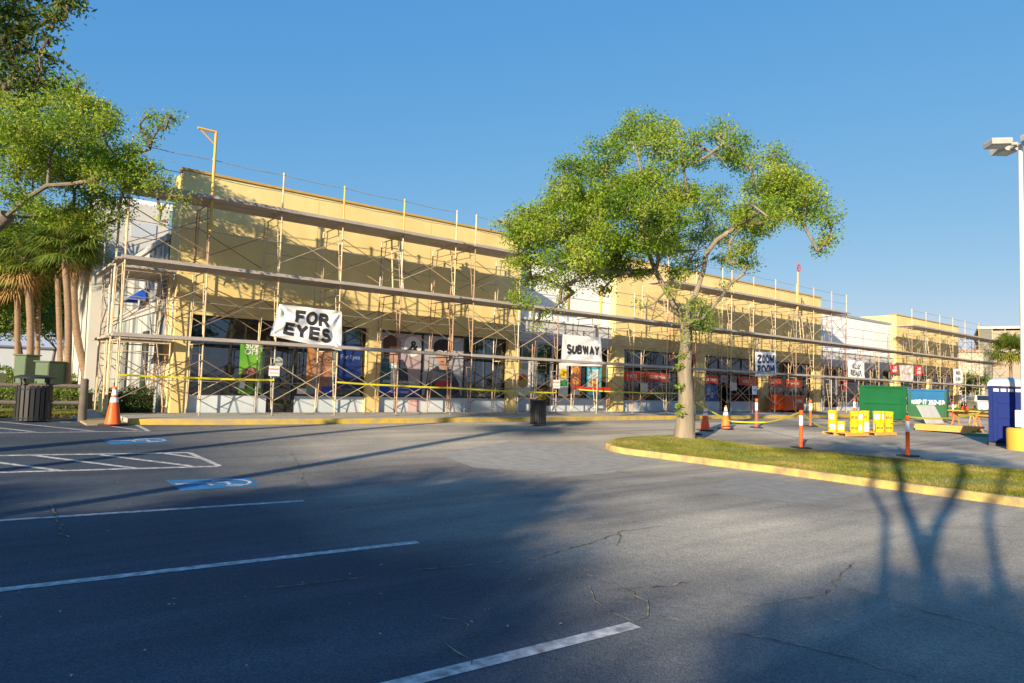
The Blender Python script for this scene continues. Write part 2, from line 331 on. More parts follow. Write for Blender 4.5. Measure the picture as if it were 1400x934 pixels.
# ------------------------------------------------------------------ ground
def asphalt():
    m = bpy.data.materials.new('asphalt'); m.use_nodes = True; n = m.node_tree; P = n.nodes['Principled BSDF']
    tc = n.nodes.new('ShaderNodeTexCoord')
    def noise(s, d, dist=0., st=None):
        no = n.nodes.new('ShaderNodeTexNoise'); no.inputs['Scale'].default_value = s; no.inputs['Detail'].default_value = d; no.inputs['Distortion'].default_value = dist
        if st:
            mp = n.nodes.new('ShaderNodeMapping'); mp.inputs['Scale'].default_value = st; mp.inputs['Rotation'].default_value = (0, 0, R(-8))
            n.links.new(tc.outputs['Object'], mp.inputs[0]); n.links.new(mp.outputs[0], no.inputs['Vector'])
        else: n.links.new(tc.outputs['Object'], no.inputs['Vector'])
        return no.outputs[0]
    def ramp(v, p0, c0, p1, c1):
        r = n.nodes.new('ShaderNodeValToRGB'); e = r.color_ramp.elements
        e[0].position = p0; e[0].color = (*c0, 1); e[1].position = p1; e[1].color = (*c1, 1)
        n.links.new(v, r.inputs[0]); return r.outputs[0]
    def mix(a, b, f, mode='MIX'):
        x = n.nodes.new('ShaderNodeMix'); x.data_type = 'RGBA'; x.blend_type = mode
        if isinstance(f, float): x.inputs[0].default_value = f
        else: n.links.new(f, x.inputs[0])
        for s, v in ((6, a), (7, b)):
            if isinstance(v, tuple): x.inputs[s].default_value = (*v, 1)
            else: n.links.new(v, x.inputs[s])
        return x.outputs[2]
    base = ramp(noise(.16, 6, .6), .35, (.23, .22, .205), .60, (.50, .455, .375))  # driving lane: pale, warm sunlit tone put into the colour
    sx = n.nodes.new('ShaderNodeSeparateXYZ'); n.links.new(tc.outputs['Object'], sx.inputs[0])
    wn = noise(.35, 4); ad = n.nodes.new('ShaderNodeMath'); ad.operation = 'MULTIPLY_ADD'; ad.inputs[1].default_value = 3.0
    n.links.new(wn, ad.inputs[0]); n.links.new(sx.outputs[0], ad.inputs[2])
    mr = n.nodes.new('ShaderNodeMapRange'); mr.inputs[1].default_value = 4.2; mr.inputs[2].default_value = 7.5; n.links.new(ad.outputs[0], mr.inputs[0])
    base = mix(ramp(noise(.3, 6), .3, (.050, .070, .098), .7, (.080, .100, .130)), base, mr.outputs[0])  # parking bays: darker, bluer tone of shade put into the asphalt colour
    streak = ramp(noise(.9, 5, .2, (.25, 1.6, 1)), .35, (.72, .72, .74), .7, (1.15, 1.13, 1.1))
    c = mix(base, streak, 1., 'MULTIPLY')
    vo = n.nodes.new('ShaderNodeTexVoronoi'); vo.inputs['Scale'].default_value = 95; n.links.new(tc.outputs['Object'], vo.inputs['Vector'])
    spk = ramp(vo.outputs['Color'], .15, (.55, .56, .58), .95, (1.5, 1.48, 1.42))
    c = mix(c, spk, .75, 'MULTIPLY')
    vo2 = n.nodes.new('ShaderNodeTexVoronoi'); vo2.inputs['Scale'].default_value = 9; n.links.new(tc.outputs['Object'], vo2.inputs['Vector'])
    litter = ramp(vo2.outputs['Distance'], .035, (1, 1, 1), .06, (0, 0, 0))
    pick = ramp(noise(2.3, 2), .62, (0, 0, 0), .66, (1, 1, 1))
    lm = mix(litter, pick, 1., 'MULTIPLY')
    c = mix(c, (.34, .28, .20), lm)
    oil = ramp(noise(.75, 3, .8), .66, (1, 1, 1), .80, (.62, .62, .64)); c = mix(c, oil, 1., 'MULTIPLY')
    tyre = ramp(noise(1.0, 3, .1, (.06, 2.6, 1)), .52, (1, 1, 1), .70, (.82, .82, .83)); c = mix(c, tyre, 1., 'MULTIPLY')
    n.links.new(c, P.inputs['Base Color'])
    P.inputs['Roughness'].default_value = .85; P.inputs['Specular IOR Level'].default_value = .3
    hb = n.nodes.new('ShaderNodeBump'); hb.inputs['Strength'].default_value = .55; hb.inputs['Distance'].default_value = .01
    n.links.new(vo.outputs['Distance'], hb.inputs['Height'])
    hb2 = n.nodes.new('ShaderNodeBump'); hb2.inputs['Strength'].default_value = .25; hb2.inputs['Distance'].default_value = .05
    n.links.new(noise(6, 6), hb2.inputs['Height']); n.links.new(hb.outputs[0], hb2.inputs['Normal'])
    n.links.new(hb2.outputs[0], P.inputs['Normal'])
    return m
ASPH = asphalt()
def grid_sheet(name, xs, ys, zf, m):
    xs = np.array(xs); ys = np.array(ys); X, Y = np.meshgrid(xs, ys); Z = zf(X, Y)
    V = np.stack([X, Y, Z], -1).reshape(-1, 3); nx = len(xs)
    f = [(j * nx + i, j * nx + i + 1, (j + 1) * nx + i + 1, (j + 1) * nx + i) for j in range(len(ys) - 1) for i in range(nx - 1)]
    me = bpy.data.meshes.new(name); me.from_pydata(V.tolist(), [], f); me.update()
    return link(name, me, m, None, True)
ysf = [-900, -300, -100, -40, -10, 0, 4, 7, 8.5] + list(np.arange(9, 17.6, .4)) + [18, 22, 30, 60, 150, 400, 1500]
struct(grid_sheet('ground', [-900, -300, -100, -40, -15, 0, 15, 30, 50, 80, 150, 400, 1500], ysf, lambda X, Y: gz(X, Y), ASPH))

def gpoly(name, pix, m, dz=.004, world=False, sub=True):
    """painted marking: a polygon given by ground points, draped on the ground"""
    P = [np.array(p[:2]) if world else G(*p)[:2] for p in pix]
    bm = bmesh.new(); vs = [bm.verts.new((p[0], p[1], 0)) for p in P]; bm.faces.new(vs)
    if sub:
        for _ in range(5):
            es = [e for e in bm.edges if e.calc_length() > 1.2]
            if not es: break
            bmesh.ops.subdivide_edges(bm, edges=es, cuts=1); bmesh.ops.triangulate(bm, faces=bm.faces)
    for v in bm.verts: v.co.z = float(gz(v.co.x, v.co.y)) + dz
    bmesh.ops.recalc_face_normals(bm, faces=bm.faces)
    if bm.faces and sum(f.normal.z for f in bm.faces) < 0: bmesh.ops.reverse_faces(bm, faces=bm.faces)
    me = bpy.data.meshes.new(name); bm.to_mesh(me); bm.free()
    return struct(link(name, me, m))
def line(a, b, wd, m=PAINT, name='parking_line', ext0=0., ext1=0., dz=.004):
    A, B = G(*a)[:2], G(*b)[:2]; t = (B - A) / np.linalg.norm(B - A); n_ = np.array([-t[1], t[0]]) * wd / 2
    A = A - t * ext0; B = B + t * ext1
    return gpoly(name, [A + n_, B + n_, B - n_, A - n_], m, dz, world=True)
line((0, 712), (415, 685), .10, ext0=3)
line((0, 807), (571, 741.5), .105, ext0=3)
line((552, 934), (868, 855), .115, ext0=2.2)
for a, b, e in [((0, 623.4), (258.6, 619.4), 3), ((0, 646.3), (300.6, 637.7), 3), ((258.6, 619.4), (300.6, 637.7), 0), ((45.7, 623.2), (185.7, 640.9), 0), ((137, 622), (262.9, 637.6), 0),
                ((0, 633), (83, 643.8), .8), ((225.7, 620.6), (277, 627.7), 0), ((0, 592.3), (203.4, 589.7), 3), ((0, 577), (128.6, 590), 1), ((0, 585.7), (47, 591), 1),
                ((187, 581.4), (203.4, 589.7), 0), ((151, 583), (190, 588.7), 0), ((58.6, 574.9), (95.7, 577.7), 0),
                ((1250, 636), (1384, 619), 0), ((1268, 604), (1350, 612), 0)]:
    line(a, b, .095 if e != 0 or a[0] < 1000 else .11, name='aisle_line' if a[0] < 1000 else 'lot_line', ext0=e, dz=random.choice([.004, .006, .008]))
# accessible parking symbols
def symbol(c0, c1, c2, c3, col=PAINT):
    """c0..c3: quad pixels: left-top, right-top, right-bottom, left-bottom"""
    gpoly('blue_parking_square', [c0, c1, c2, c3], BLUEP, .004)
    Q = [G(*c)[:2] for c in (c0, c1, c2, c3)]
    def uv(u, v):
        return (1 - u) * (1 - v) * Q[0] + u * (1 - v) * Q[1] + u * v * Q[2] + (1 - u) * v * Q[3]
    mb = MB()
    def stroke(pts, wd):
        for a, b in zip(pts[:-1], pts[1:]):
            A, B = uv(*a), uv(*b); t = (B - A) / (np.linalg.norm(B - A) + 1e-9); n_ = np.array([-t[1], t[0]]) * wd / 2
            A = A - t * wd * .3; B = B + t * wd * .3
            mb.poly([(p[0], p[1], float(gz(p[0], p[1])) + .0075) for p in (A + n_, A - n_, B - n_, B + n_)])
    arc = [(.70 + .24 * math.cos(R(a)), .5 + .36 * math.sin(R(a))) for a in range(-150, 125, 14)]
    stroke(arc, .05)
    stroke([(.22, .40), (.68, .42)], .06); stroke([(.66, .42), (.66, .72), (.80, .74)], .055); stroke([(.42, .42), (.44, .66)], .05)
    hd = uv(.12, .40); mb.poly([(hd[0] + .09 * math.cos(k * .524), hd[1] + .09 * math.sin(k * .524), float(gz(hd[0], hd[1])) + .0075) for k in range(12)])
    struct(mb.build('wheelchair_symbol', col))
symbol((226, 657), (340, 653.5), (355, 664.5), (248, 671.5))
symbol((139, 600.5), (222, 599), (236, 604.5), (152, 608.5))
# cracks
CRK = mat('crack_fill', (.04, .04, .04), .9, (.42, .33, .20), 11, contrast=1.8)
def crack(pts, wd=.012):
    P = []
    for a, b in zip(pts[:-1], pts[1:]):
        A, B = G(*a)[:2], G(*b)[:2]; L = np.linalg.norm(B - A); k = max(2, int(L / .09))
        for i in range(k):
            t = i / k; P.append(A + (B - A) * t + rng.normal(0, .018, 2) * (1 if 0 < t else 0))
    P.append(G(*pts[-1])[:2])
    mb = MB(); L = []
    for i, p in enumerate(P):
        t = P[min(i + 1, len(P) - 1)] - P[max(i - 1, 0)]; t = t / (np.linalg.norm(t) + 1e-9); n_ = np.array([-t[1], t[0]])
        ww = wd * (.4 + abs(rng.normal(0, .6))) * (.35 if i in (0, len(P) - 1) else 1)
        L.append(len(mb.v)); z = float(gz(p[0], p[1])) + .010
        mb.v += [(p[0] + n_[0] * ww, p[1] + n_[1] * ww, z), (p[0] - n_[0] * ww, p[1] - n_[1] * ww, z)]
    for a, b in zip(L[:-1], L[1:]): mb.f.append((a, a + 1, b + 1, b))
    struct(mb.build('pavement_crack', CRK))
for c in [[(560, 781), (640, 774), (731, 765), (790, 748), (848, 729)], [(731, 765), (800, 786), (842, 800), (884, 822), (886, 838), (868, 852)], [(842, 806), (900, 803), (945, 796)],
          [(806, 803), (812, 822), (838, 840), (868, 852)], [(885, 840), (960, 855), (1060, 877), (1160, 900), (1255, 930)], [(1000, 833), (1070, 824), (1130, 815), (1146, 790), (1170, 768)],
          [(1150, 803), (1230, 825), (1320, 850), (1400, 870)], [(595, 843), (640, 856), (652, 868), (642, 874)], [(608, 881), (640, 902), (645, 912)], [(400, 620), (410, 700)][:1] + [(430, 690)],
          [(500, 790), (420, 800), (360, 806)], [(70, 690), (76, 712), (90, 740)], [(905, 720), (845, 728), (846, 748)], [(440, 700), (520, 688), (600, 680)], [(700, 600), (760, 606), (820, 606)], [(1100, 690), (1180, 700), (1300, 715), (1390, 722)]]:
    if len(c) > 1: crack(c, .0065)
gpoly('asphalt_patch', [(600, 622), (700, 603), (850, 611), (905, 632), (800, 648), (650, 640)], mat('patch_asphalt', (.25, .24, .225), .9, (.36, .345, .32), 5, bump=.5, bscale=70, detail=9), .003)
gpoly('asphalt_patch', [(1010, 650), (1120, 664), (1180, 676), (1100, 690), (960, 672)], mat('dark_patch_asphalt', (.20, .195, .19), .9, (.29, .28, .26), 5, bump=.5, bscale=70, detail=9), .003)
# sidewalk, kerbs
KY = lambda x: 17.75 - .012 * x if x < 60 else 17.0
SWZ = .475
xs = list(np.arange(3.0, 64.1, 1.0))
kl = [(x, float(KY(x) + (.55 * max(0, (7 - x) / 4) ** 1.5 if x < 7 else 0))) for x in xs]
mb = MB(); mb.slab([(x, y + .15) for x, y in kl] + [(64, 20.78), (3.0, 20.78)], .2, SWZ)
struct(mb.build('sidewalk', CONC))
mb = MB()
mb.slab([(x, y) for x, y in kl] + [(x, y + .148) for x, y in kl[::-1]], lambda x, y: float(gz(x, y)) - .1, SWZ - .003)
struct(mb.build('yellow_kerb', KERBY, bevel=.012))
SAND = mat('sandy_concrete', (.40, .31, .17), .9, (.30, .25, .17), 3, bump=.4, bscale=40)
struct(MB().slab([G(96, 570)[:2], G(118, 582)[:2], G(205, 580.5)[:2], (3.0, kl[0][1] + .02), (3.0, 20.6)], .2, lambda x, y: .375).build('curb_ramp', SAND))
# drifts of stucco dust at the kerb
# planted ground on the left
SOIL = mat('leaf_litter_soil', (.14, .09, .05), .95, (.16, .17, .04), 1.1, bump=.8, bscale=30, contrast=1.5)
LAWN = mat('lawn_soil', (.16, .19, .03), .95, (.30, .28, .06), 1.8, bump=.8, bscale=60, contrast=1.2)
A = G(-400, 572); B = G(96, 571)
struct(MB().slab([(A[0], A[1]), (B[0], B[1]), (2.95, 20.7), (2.95, 20.9), (4.35, 20.9), (4.35, 60), (-60, 60), (-60, A[1])], .1, .40).build('planting_bed', SOIL))

# island
front = [(828, 613), (838, 618), (860, 622), (900, 627), (950, 633.5), (1000, 640), (1050, 646), (1100, 653), (1150, 660), (1200, 667), (1300, 680.5), (1400, 694), (1500, 707)]
back = [(1500, 663), (1400, 651), (1300, 641), (1200, 632), (1130, 624), (1057, 618), (1000, 611), (960, 605), (930, 601.5), (890, 602), (850, 604.5), (833, 608)]
outer = [G(*p)[:2] for p in front + back]
def smooth_loop(P, k=3):
    out = []; n = len(P)
    for i in range(n):
        p0, p1, p2, p3 = P[i - 1], P[i], P[(i + 1) % n], P[(i + 2) % n]
        for j in range(k):
            t = j / k; out.append(.5 * ((2 * p1) + (-p0 + p2) * t + (2 * p0 - 5 * p1 + 4 * p2 - p3) * t * t + (-p0 + 3 * p1 - 3 * p2 + p3) * t ** 3))
    return out
OL = smooth_loop(outer)
def inset(P, d_):
    n = len(P); out = []
    area = sum(P[i][0] * P[(i + 1) % n][1] - P[(i + 1) % n][0] * P[i][1] for i in range(n))
    sgn = 1 if area > 0 else -1
    for i in range(n):
        t = P[(i + 1) % n] - P[i - 1]; t = t / np.linalg.norm(t); out.append(P[i] + sgn * d_ * np.array([-t[1], t[0]]))
    return out
IL = inset(OL, .14)
KH = .135
mb = MB(); n = len(OL)
for P, dz in ((OL, -.05), (OL, KH - .02), (inset(OL, .02), KH), (IL, KH)):
    mb.v += [(p[0], p[1], float(gz(*q)) + dz) for p, q in zip(P, OL)]
for k in range(3):
    for i in range(n):
        j = (i + 1) % n; mb.f.append((k * n + i, k * n + j, (k + 1) * n + j, (k + 1) * n + i))
struct(mb.build('island_kerb', KERBD))
mb = MB(); mb.v = [(p[0], p[1], float(gz(*q)) + KH - .01) for p, q in zip(IL, OL)]; mb.f = [tuple(range(n))]
bm = bmesh.new(); me = bpy.data.meshes.new('grass_island')
vs = [bm.verts.new(v) for v in mb.v]; bm.faces.new(vs); bmesh.ops.triangulate(bm, faces=bm.faces); bmesh.ops.recalc_face_normals(bm, faces=bm.faces)
if sum(f.normal.z for f in bm.faces) < 0: bmesh.ops.reverse_faces(bm, faces=bm.faces)
bm.to_mesh(me); bm.free(); struct(link('grass_island', me, LAWN))
def inside(pt, P):
    c = False; n = len(P); x, y = pt
    for i in range(n):
        x1, y1 = P[i]; x2, y2 = P[i - 1]
        if (y1 > y) != (y2 > y) and x < (x2 - x1) * (y - y1) / (y2 - y1) + x1: c = not c
    return c
IN = np.array(IL); lo, hi = IN.min(0), IN.max(0)
N = 150000
P = rng.uniform(lo, hi, (N, 2))
ok = np.zeros(N, bool)
for i in range(len(IL)):
    x1, y1 = IL[i]; x2, y2 = IL[i - 1]
    c = ((y1 > P[:, 1]) != (y2 > P[:, 1])) & (P[:, 0] < (x2 - x1) * (P[:, 1] - y1) / (y2 - y1 + 1e-12) + x1); ok ^= c
P = P[ok]
nz = np.sin(P[:, 0] * 2.1 + 1.3 * np.sin(P[:, 1] * 1.7)) + np.sin(P[:, 1] * 3.3 + P[:, 0] * 1.1) + .6 * np.sin(P[:, 0] * 7.3) * np.sin(P[:, 1] * 6.1)
P = P[rng.random(len(P)) < np.clip(.55 + .4 * nz, .06, 1)]
P = P[np.hypot(P[:, 0] - 15.73, P[:, 1] - 12.02) > .35 + .5 * rng.random(len(P))]
def blades(P, z, h0, h1, wd):
    n = len(P); a = rng.uniform(0, 6.28, n); hh = rng.uniform(h0, h1, n)
    dirx = np.stack([np.cos(a), np.sin(a), np.zeros(n)], -1) * wd
    lean = rng.normal(0, .5, (n, 2)) * hh[:, None]
    b = np.column_stack([P, z]); tip = b + np.column_stack([lean, hh])
    return np.stack([b - dirx, b + dirx, tip + dirx * .3, tip - dirx * .3], 1)
V = blades(P, gz(P[:, 0], P[:, 1]) + KH - .01, .018, .045, .006)
o = quads_mesh('island_grass', V, GRASSL); o['kind'] = 'stuff'; tag(o, 'patchy yellow green grass on the kerbed island under the tree', 'grass')

# fallen leaves and grit
k = 900; PL = np.column_stack([rng.uniform(-2, 16, k), rng.uniform(1.5, 17, k)]); PL = PL[(rng.random(k) < .35) | (np.abs(PL[:, 1] - 16.8) < .8)]
k2 = 500; PK = np.column_stack([rng.uniform(3, 26, k2), 17.3 + rng.normal(0, .16, k2)]); PL = np.concatenate([PL, PK]); n_ = len(PL)
a = rng.uniform(0, 6.28, n_); l = rng.uniform(.006, .02, n_); dv = np.stack([np.cos(a), np.sin(a), np.zeros(n_)], -1) * l[:, None]; dw = np.stack([-np.sin(a), np.cos(a), np.zeros(n_)], -1) * l[:, None] * .45
c = np.column_stack([PL, gz(PL[:, 0], PL[:, 1]) + .012]); lift = np.zeros((n_, 3)); lift[:, 2] = rng.uniform(0, .012, n_)
o = quads_mesh('fallen_leaves', np.stack([c - dv, c + dw + lift, c + dv, c - dw + lift], 1), mat('fallen_leaf', (.42, .26, .10), .8, (.55, .50, .40), 30)); o['kind'] = 'stuff'; tag(o, 'dry fallen leaves scattered over the asphalt and along the kerb', 'leaves')
# ------------------------------------------------------------------ foliage
def leaf_quads(C_, L, W, up=.3):
    n = len(C_); d1 = rng.normal(0, 1, (n, 3)); d1 /= np.linalg.norm(d1, axis=1)[:, None]
    nn = rng.normal(0, 1, (n, 3)); nn[:, 2] += up * 3; d2 = np.cross(d1, nn); d2 /= np.linalg.norm(d2, axis=1)[:, None] + 1e-9
    l = L * rng.uniform(.6, 1.3, n)[:, None]; w_ = W * rng.uniform(.7, 1.2, n)[:, None]
    return np.stack([C_ - d1 * l / 2, C_ + d2 * w_ / 2, C_ + d1 * l / 2, C_ - d2 * w_ / 2], 1)
def crown_points(blobs, clumps, per, spread, flat=.75):
    out = []
    for (c, r) in blobs:
        k = max(3, int(clumps * r * r))
        dv = rng.normal(0, 1, (k, 3)); dv /= np.linalg.norm(dv, axis=1)[:, None]
        rr = r * rng.uniform(.25, 1, k) ** .55
        cc = np.array(c) + dv * rr[:, None] * np.array([1, 1, flat])
        npr = rng.integers(int(per * .5), int(per * 1.5), k)
        q = np.repeat(cc, npr, 0); off = rng.normal(0, spread, q.shape) * np.array([1, 1, .7])
        out.append(q + off)
    return np.concatenate(out)
def skeleton(path, blobs, sub=5, jit=.12, rmin=.008, kk=.021, pw=2.4, twigs=5):
    """trunk polyline paths -> branch to every blob centre"""
    nodes = []; par = []; 
    def add(p, q): nodes.append(np.array(p, float)); par.append(q); return len(nodes) - 1
    trunks = []
    for pth in path:
        ids = []
        for i, p in enumerate(pth):
            if isinstance(p, int): ids.append(trunks[0][p]); continue
            p = np.array(p, float)
            if ids:
                a = nodes[ids[-1]]; k = max(1, int(np.linalg.norm(p - a) / .5))
                for j in range(1, k + 1):
                    ids.append(add(a + (p - a) * j / k + (rng.normal(0, .025, 3) if j < k else 0), ids[-1]))
            else: ids.append(add(p, -1))
        trunks.append(ids)
    start = min(2, len(nodes) - 1)
    tip_trunk = set(i for ids in trunks for i in ids)
    base_h = nodes[0][2]
    cand0 = [i for i in range(len(nodes)) if nodes[i][2] > base_h + .45 * (max(nd[2] for nd in nodes) - base_h)]
    cand = list(cand0)
    top = nodes[cand0[0]]
    tw = []
    for (c, r) in sorted(blobs, key=lambda b: np.linalg.norm(np.array(b[0]) - top)):
        c = np.array(c); best = min(cand, key=lambda i: np.linalg.norm(nodes[i] - c) + .35 * max(0, nodes[i][2] - c[2] + .2))
        a = nodes[best]; L = np.linalg.norm(c - a); k = max(2, int(L / .45)); prev = best
        bow = rng.normal(0, .12 * L, 3); 
        for j in range(1, k + 1):
            t = j / k; prev = add(a + (c - a) * t + bow * math.sin(math.pi * t) + rng.normal(0, jit * .5, 3), prev); cand.append(prev)
        for _ in range(twigs):
            dv = rng.normal(0, 1, 3); dv /= np.linalg.norm(dv); e = c + dv * r * rng.uniform(.5, .95) * np.array([1, 1, .75])
            s = rng.choice(cand[-k:]) if rng.random() < .5 else prev
            mid = (nodes[s] + e) / 2 + rng.normal(0, .08 * r, 3); tw.append((nodes[s], mid, e))
    cnt = np.zeros(len(nodes)); kids = {i: 0 for i in range(len(nodes))}
    for i in range(len(nodes)): 
        if par[i] >= 0: kids[par[i]] += 1
    for i in range(len(nodes) - 1, -1, -1):
        if kids[i] == 0: cnt[i] += 1
        if par[i] >= 0: cnt[par[i]] += cnt[i]
    rad = kk * cnt ** (1 / pw) + rmin
    return nodes, par, rad, tw, trunks
def emit(nodes, par, rad, tw, twr=.007, skip=()):
    mb = MB()
    for i in range(len(nodes)):
        if par[i] < 0 or i in skip: continue
        p = par[i]; r0 = min(rad[p], rad[i] * 1.35)
        t = nodes[i] - nodes[p]; L = np.linalg.norm(t) + 1e-9
        mb.tube([nodes[p] - t / L * r0 * .3, nodes[i] + t / L * rad[i] * .2], [r0, rad[i]], 8 if rad[i] > .03 else 5)
    for a, m_, e in tw: mb.tube([a, m_, e], [twr * 1.5, twr, twr * .5], 4, caps=False)
    return mb
def tree(name, label, cat, base, paths, blobs, leafm, barkm, leaf=(.09, .04), clumps=26, per=22, spread=.14, trad=.2, group=None, twigs=5, kk=.021, flare=1.5, twr=.007, flat=.75):
    base = np.array(base, float)
    t = thing(name, label, cat, base, group=group)
    paths = [[p if isinstance(p, int) else np.array(p, float) - base for p in pt] for pt in paths]
    blobs = [(np.array(c, float) - base, r) for c, r in blobs]
    nodes, par, rad, tw, trunks = skeleton(paths, blobs, twigs=twigs, kk=kk)
    # main trunk radius
    n0 = trunks[0]
    main = emit(nodes, par, rad, tw, twr, skip=set(n0))
    rr = []
    for k, i in enumerate(n0):
        f = k / max(1, len(n0) - 1); rr.append(max(rad[i] if k > len(n0) * .8 else 0, trad * (1 - .35 * f) * (1 + (flare - 1) * math.exp(-k * .9))))
    tm = MB(); pts = [nodes[i] for i in n0]; pts[0] = pts[0] - np.array([0, 0, .12])
    dens = []; dr = []
    for k in range(len(pts) - 1):
        for j in range(4):
            f = j / 4; dens.append(pts[k] + (pts[k + 1] - pts[k]) * f); dr.append((rr[k] + (rr[k + 1] - rr[k]) * f))
    dens.append(pts[-1]); dr.append(rr[-1])
    tm.tube(dens, dr, 18)
    for i, v in enumerate(tm.v):
        a = (i % 18) / 18 * 6.283; k = i // 18
        f = 1 + .05 * math.sin(3 * a + k * .2) + .035 * math.sin(7 * a + k * .5) + rng.normal(0, .012); c = dens[min(k, len(dens) - 1)]
        tm.v[i] = tuple(np.array(c) + (np.array(v) - c) * f)
    tm.build('trunk', barkm, t, True)
    main.build('branch', barkm, t, True)
    P = crown_points(blobs, clumps, per, spread, flat)
    quads_mesh('crown', leaf_quads(P, *leaf), leafm, t)
    return t

# --- main oak on the island
S = 2.594
def px(cx_, cy_, D=19.06): return atZ(660 + cx_ / S, 120 + cy_ / S, D)
D0 = 19.06
bl = []
spec = [(560,120,62,0),(640,150,58,1),(600,200,70,-1),(500,190,66,1),(440,240,72,-1),(390,300,70,1),(310,290,58,0),(280,350,52,-1),(330,380,62,1),(730,185,52,0),(770,250,40,2),(700,240,56,-1),(640,290,62,1),
 (850,160,50,0),(900,210,56,-1),(930,270,52,1),(860,250,40,1),(1030,240,50,0),(1040,320,62,-1),(970,350,56,1),(1100,320,58,0),(1150,370,54,-1),(1190,420,48,1),(1215,470,42,0),(1225,535,34,0),(1200,575,24,0),
 (1090,400,56,1),(1030,420,48,-1),(940,420,42,-1.5),(960,500,60,2),(1000,490,42,1),(920,570,56,2.5),(870,610,48,2),(940,620,36,1.5),(850,520,52,2.5),(800,440,58,1.5),(780,520,56,2.5),(830,380,44,1.5),
 (720,380,56,1),(700,450,62,-1.5),(640,400,68,2),(600,340,60,-2),(540,330,66,1.5),(520,420,74,-2),(600,480,74,1.5),(560,540,68,-1.5),(640,570,60,1),(700,560,56,2.5),(740,620,46,2.5),(690,650,44,-.5),
 (450,350,70,-1),(420,430,72,1.5),(440,520,68,-2),(370,470,66,-1),(330,530,62,1),(280,460,62,-1.5),(230,420,50,0),(200,480,60,1.5),(150,450,46,0),(110,480,38,-.5),(60,480,22,0),(140,530,56,-1),(210,560,60,1),
 (160,610,50,0),(250,620,56,-1),(220,680,44,.5),(150,690,40,0),(120,740,32,0),(310,610,54,1.5),(380,600,54,-1),(360,670,46,1),(430,640,50,1.5),(480,600,54,-.5),(430,720,32,.5),(300,700,34,-.5),(520,640,50,1),(570,660,30,-.5),(210,800,22,0),(190,840,18,0),(170,770,26,0),
 (280,760,20,0),(560,780,14,0),(780,850,36,-.5),(800,800,26,.5),(730,830,24,-.8),(680,720,22,-1),(760,770,26,-.8),(720,890,14,-.4),(870,700,22,1)]
rng2 = np.random.default_rng(3)
for x, y, r, dz in spec: bl.append((px(x, y, D0 + dz * 1.0 + rng2.normal(0, .35)), r / S * D0 / F_ * 1.08))
for _ in range(46):
    x, y = rng2.uniform(120, 720), rng2.uniform(330, 660)
    if y > 560 and x > 560: continue
    if x < 260 and y < 440: continue
    bl.append((px(x, y, D0 + rng2.normal(0, 1.3)), rng2.uniform(38, 62) / S * D0 / F_))
for _ in range(14): bl.append((px(rng2.uniform(860, 1160), rng2.uniform(300, 480), D0 + rng2.normal(0, 1.2)), 42 / S * D0 / F_))
tb = G(935, 604); tb[2] += KH
path = [[tb, px(722, 1100), px(716, 1000), px(724, 900), px(722, 838)]]
nseg = None
lim1 = [px(722, 838), px(690, 790, 18.9), px(650, 720, 18.8), px(612, 650, 18.9), px(580, 560, 19), px(560, 470, 19)]
lim2 = [px(722, 838), px(752, 740, 19), px(782, 650, 19.1), px(792, 590, 19.2), px(830, 540, 19.2), px(890, 500, 19.2), px(935, 465, 19.1), px(975, 430, 19), px(1020, 395, 19)]
lim3 = [px(612, 650, 18.9), px(520, 655, 19.3), px(420, 650, 19.6), px(330, 620, 19.8)]
lim4 = [px(580, 560, 19), px(585, 430, 19.5), px(560, 290, 19.6), px(540, 200, 19.5)]
T = tree('oak_tree', 'large spreading oak on the kerbed grass island with a forked pale trunk', 'tree', tb, path + [lim1, lim2, lim3, lim4], bl, OAKL, BARK,
         leaf=(.085, .042), clumps=195, per=24, spread=.125, trad=.235, flare=1.3, twigs=7, kk=.019, twr=.009)
# shoots on the trunk
pts = []
for (x, y) in [(700, 1060), (690, 1090), (696, 1130), (704, 1020), (700, 990), (690, 1180), (698, 1150), (705, 950)]: pts.append((px(x, y, 18.8), .12))
P_ = crown_points(pts[::2] + pts[-1:], 300, 16, .05) - tb
quads_mesh('trunk_shoots', leaf_quads(P_, .09, .04), OAKL, T)['kind'] = 'stuff'

# --- left oaks
def LP(x, y, D): return atZ(x / 2.918, y / 2.918, D)
bl = []
for x, y, r, D in [(40,400,95,16),(130,380,80,17),(210,340,60,16),(260,400,75,16),(300,360,40,17),(340,430,75,16),(400,440,60,17),(440,470,45,16),(430,520,55,16),(360,520,80,17),(280,500,90,15),(180,470,100,17),(80,500,110,15),(20,560,110,17),
                   (130,570,110,16),(230,600,100,17),(330,620,90,16),(420,620,75,17),(470,640,55,16),(520,600,45,16),(540,650,55,16),(580,690,42,16),(620,740,38,16),(560,740,45,16.5),(600,660,34,16),(500,700,70,17),(430,700,90,16),(660,720,30,16),(690,790,26,16),(740,790,22,16),(640,830,20,16),(660,880,14,16),
                   (600,470,30,16),(640,500,34,16),(570,520,26,16),(670,470,22,16),(600,560,30,16),(340,720,90,17.5),(240,700,90,17),(140,680,80,17.5),(60,660,90,16),(370,800,70,17.5),(430,800,50,17.5),(40,780,70,15),(120,800,50,18),(700,470,12,16),(250,310,20,16),(320,330,22,16),(-120,500,140,16),(-200,650,150,17),(-100,350,120,17),(-250,450,150,16),(430,880,45,17.5),(100,880,60,17.5),(200,860,60,17),(300,850,60,17.5),(400,930,36,17.5),(20,900,60,17),(360,880,50,17.5),(480,860,34,17),(150,830,70,17.5),(500,800,30,17)]:
    bl.append((LP(x, y, D), r / 2.918 * D / F_))
lb = atZ(-60, 560, 16.5); lb[2] = .40
path = [[lb, atZ(-58, 470, 16.5), atZ(-40, 380, 16.3), LP(-60, 940, 16.2), LP(30, 860, 16.1)],
        ]
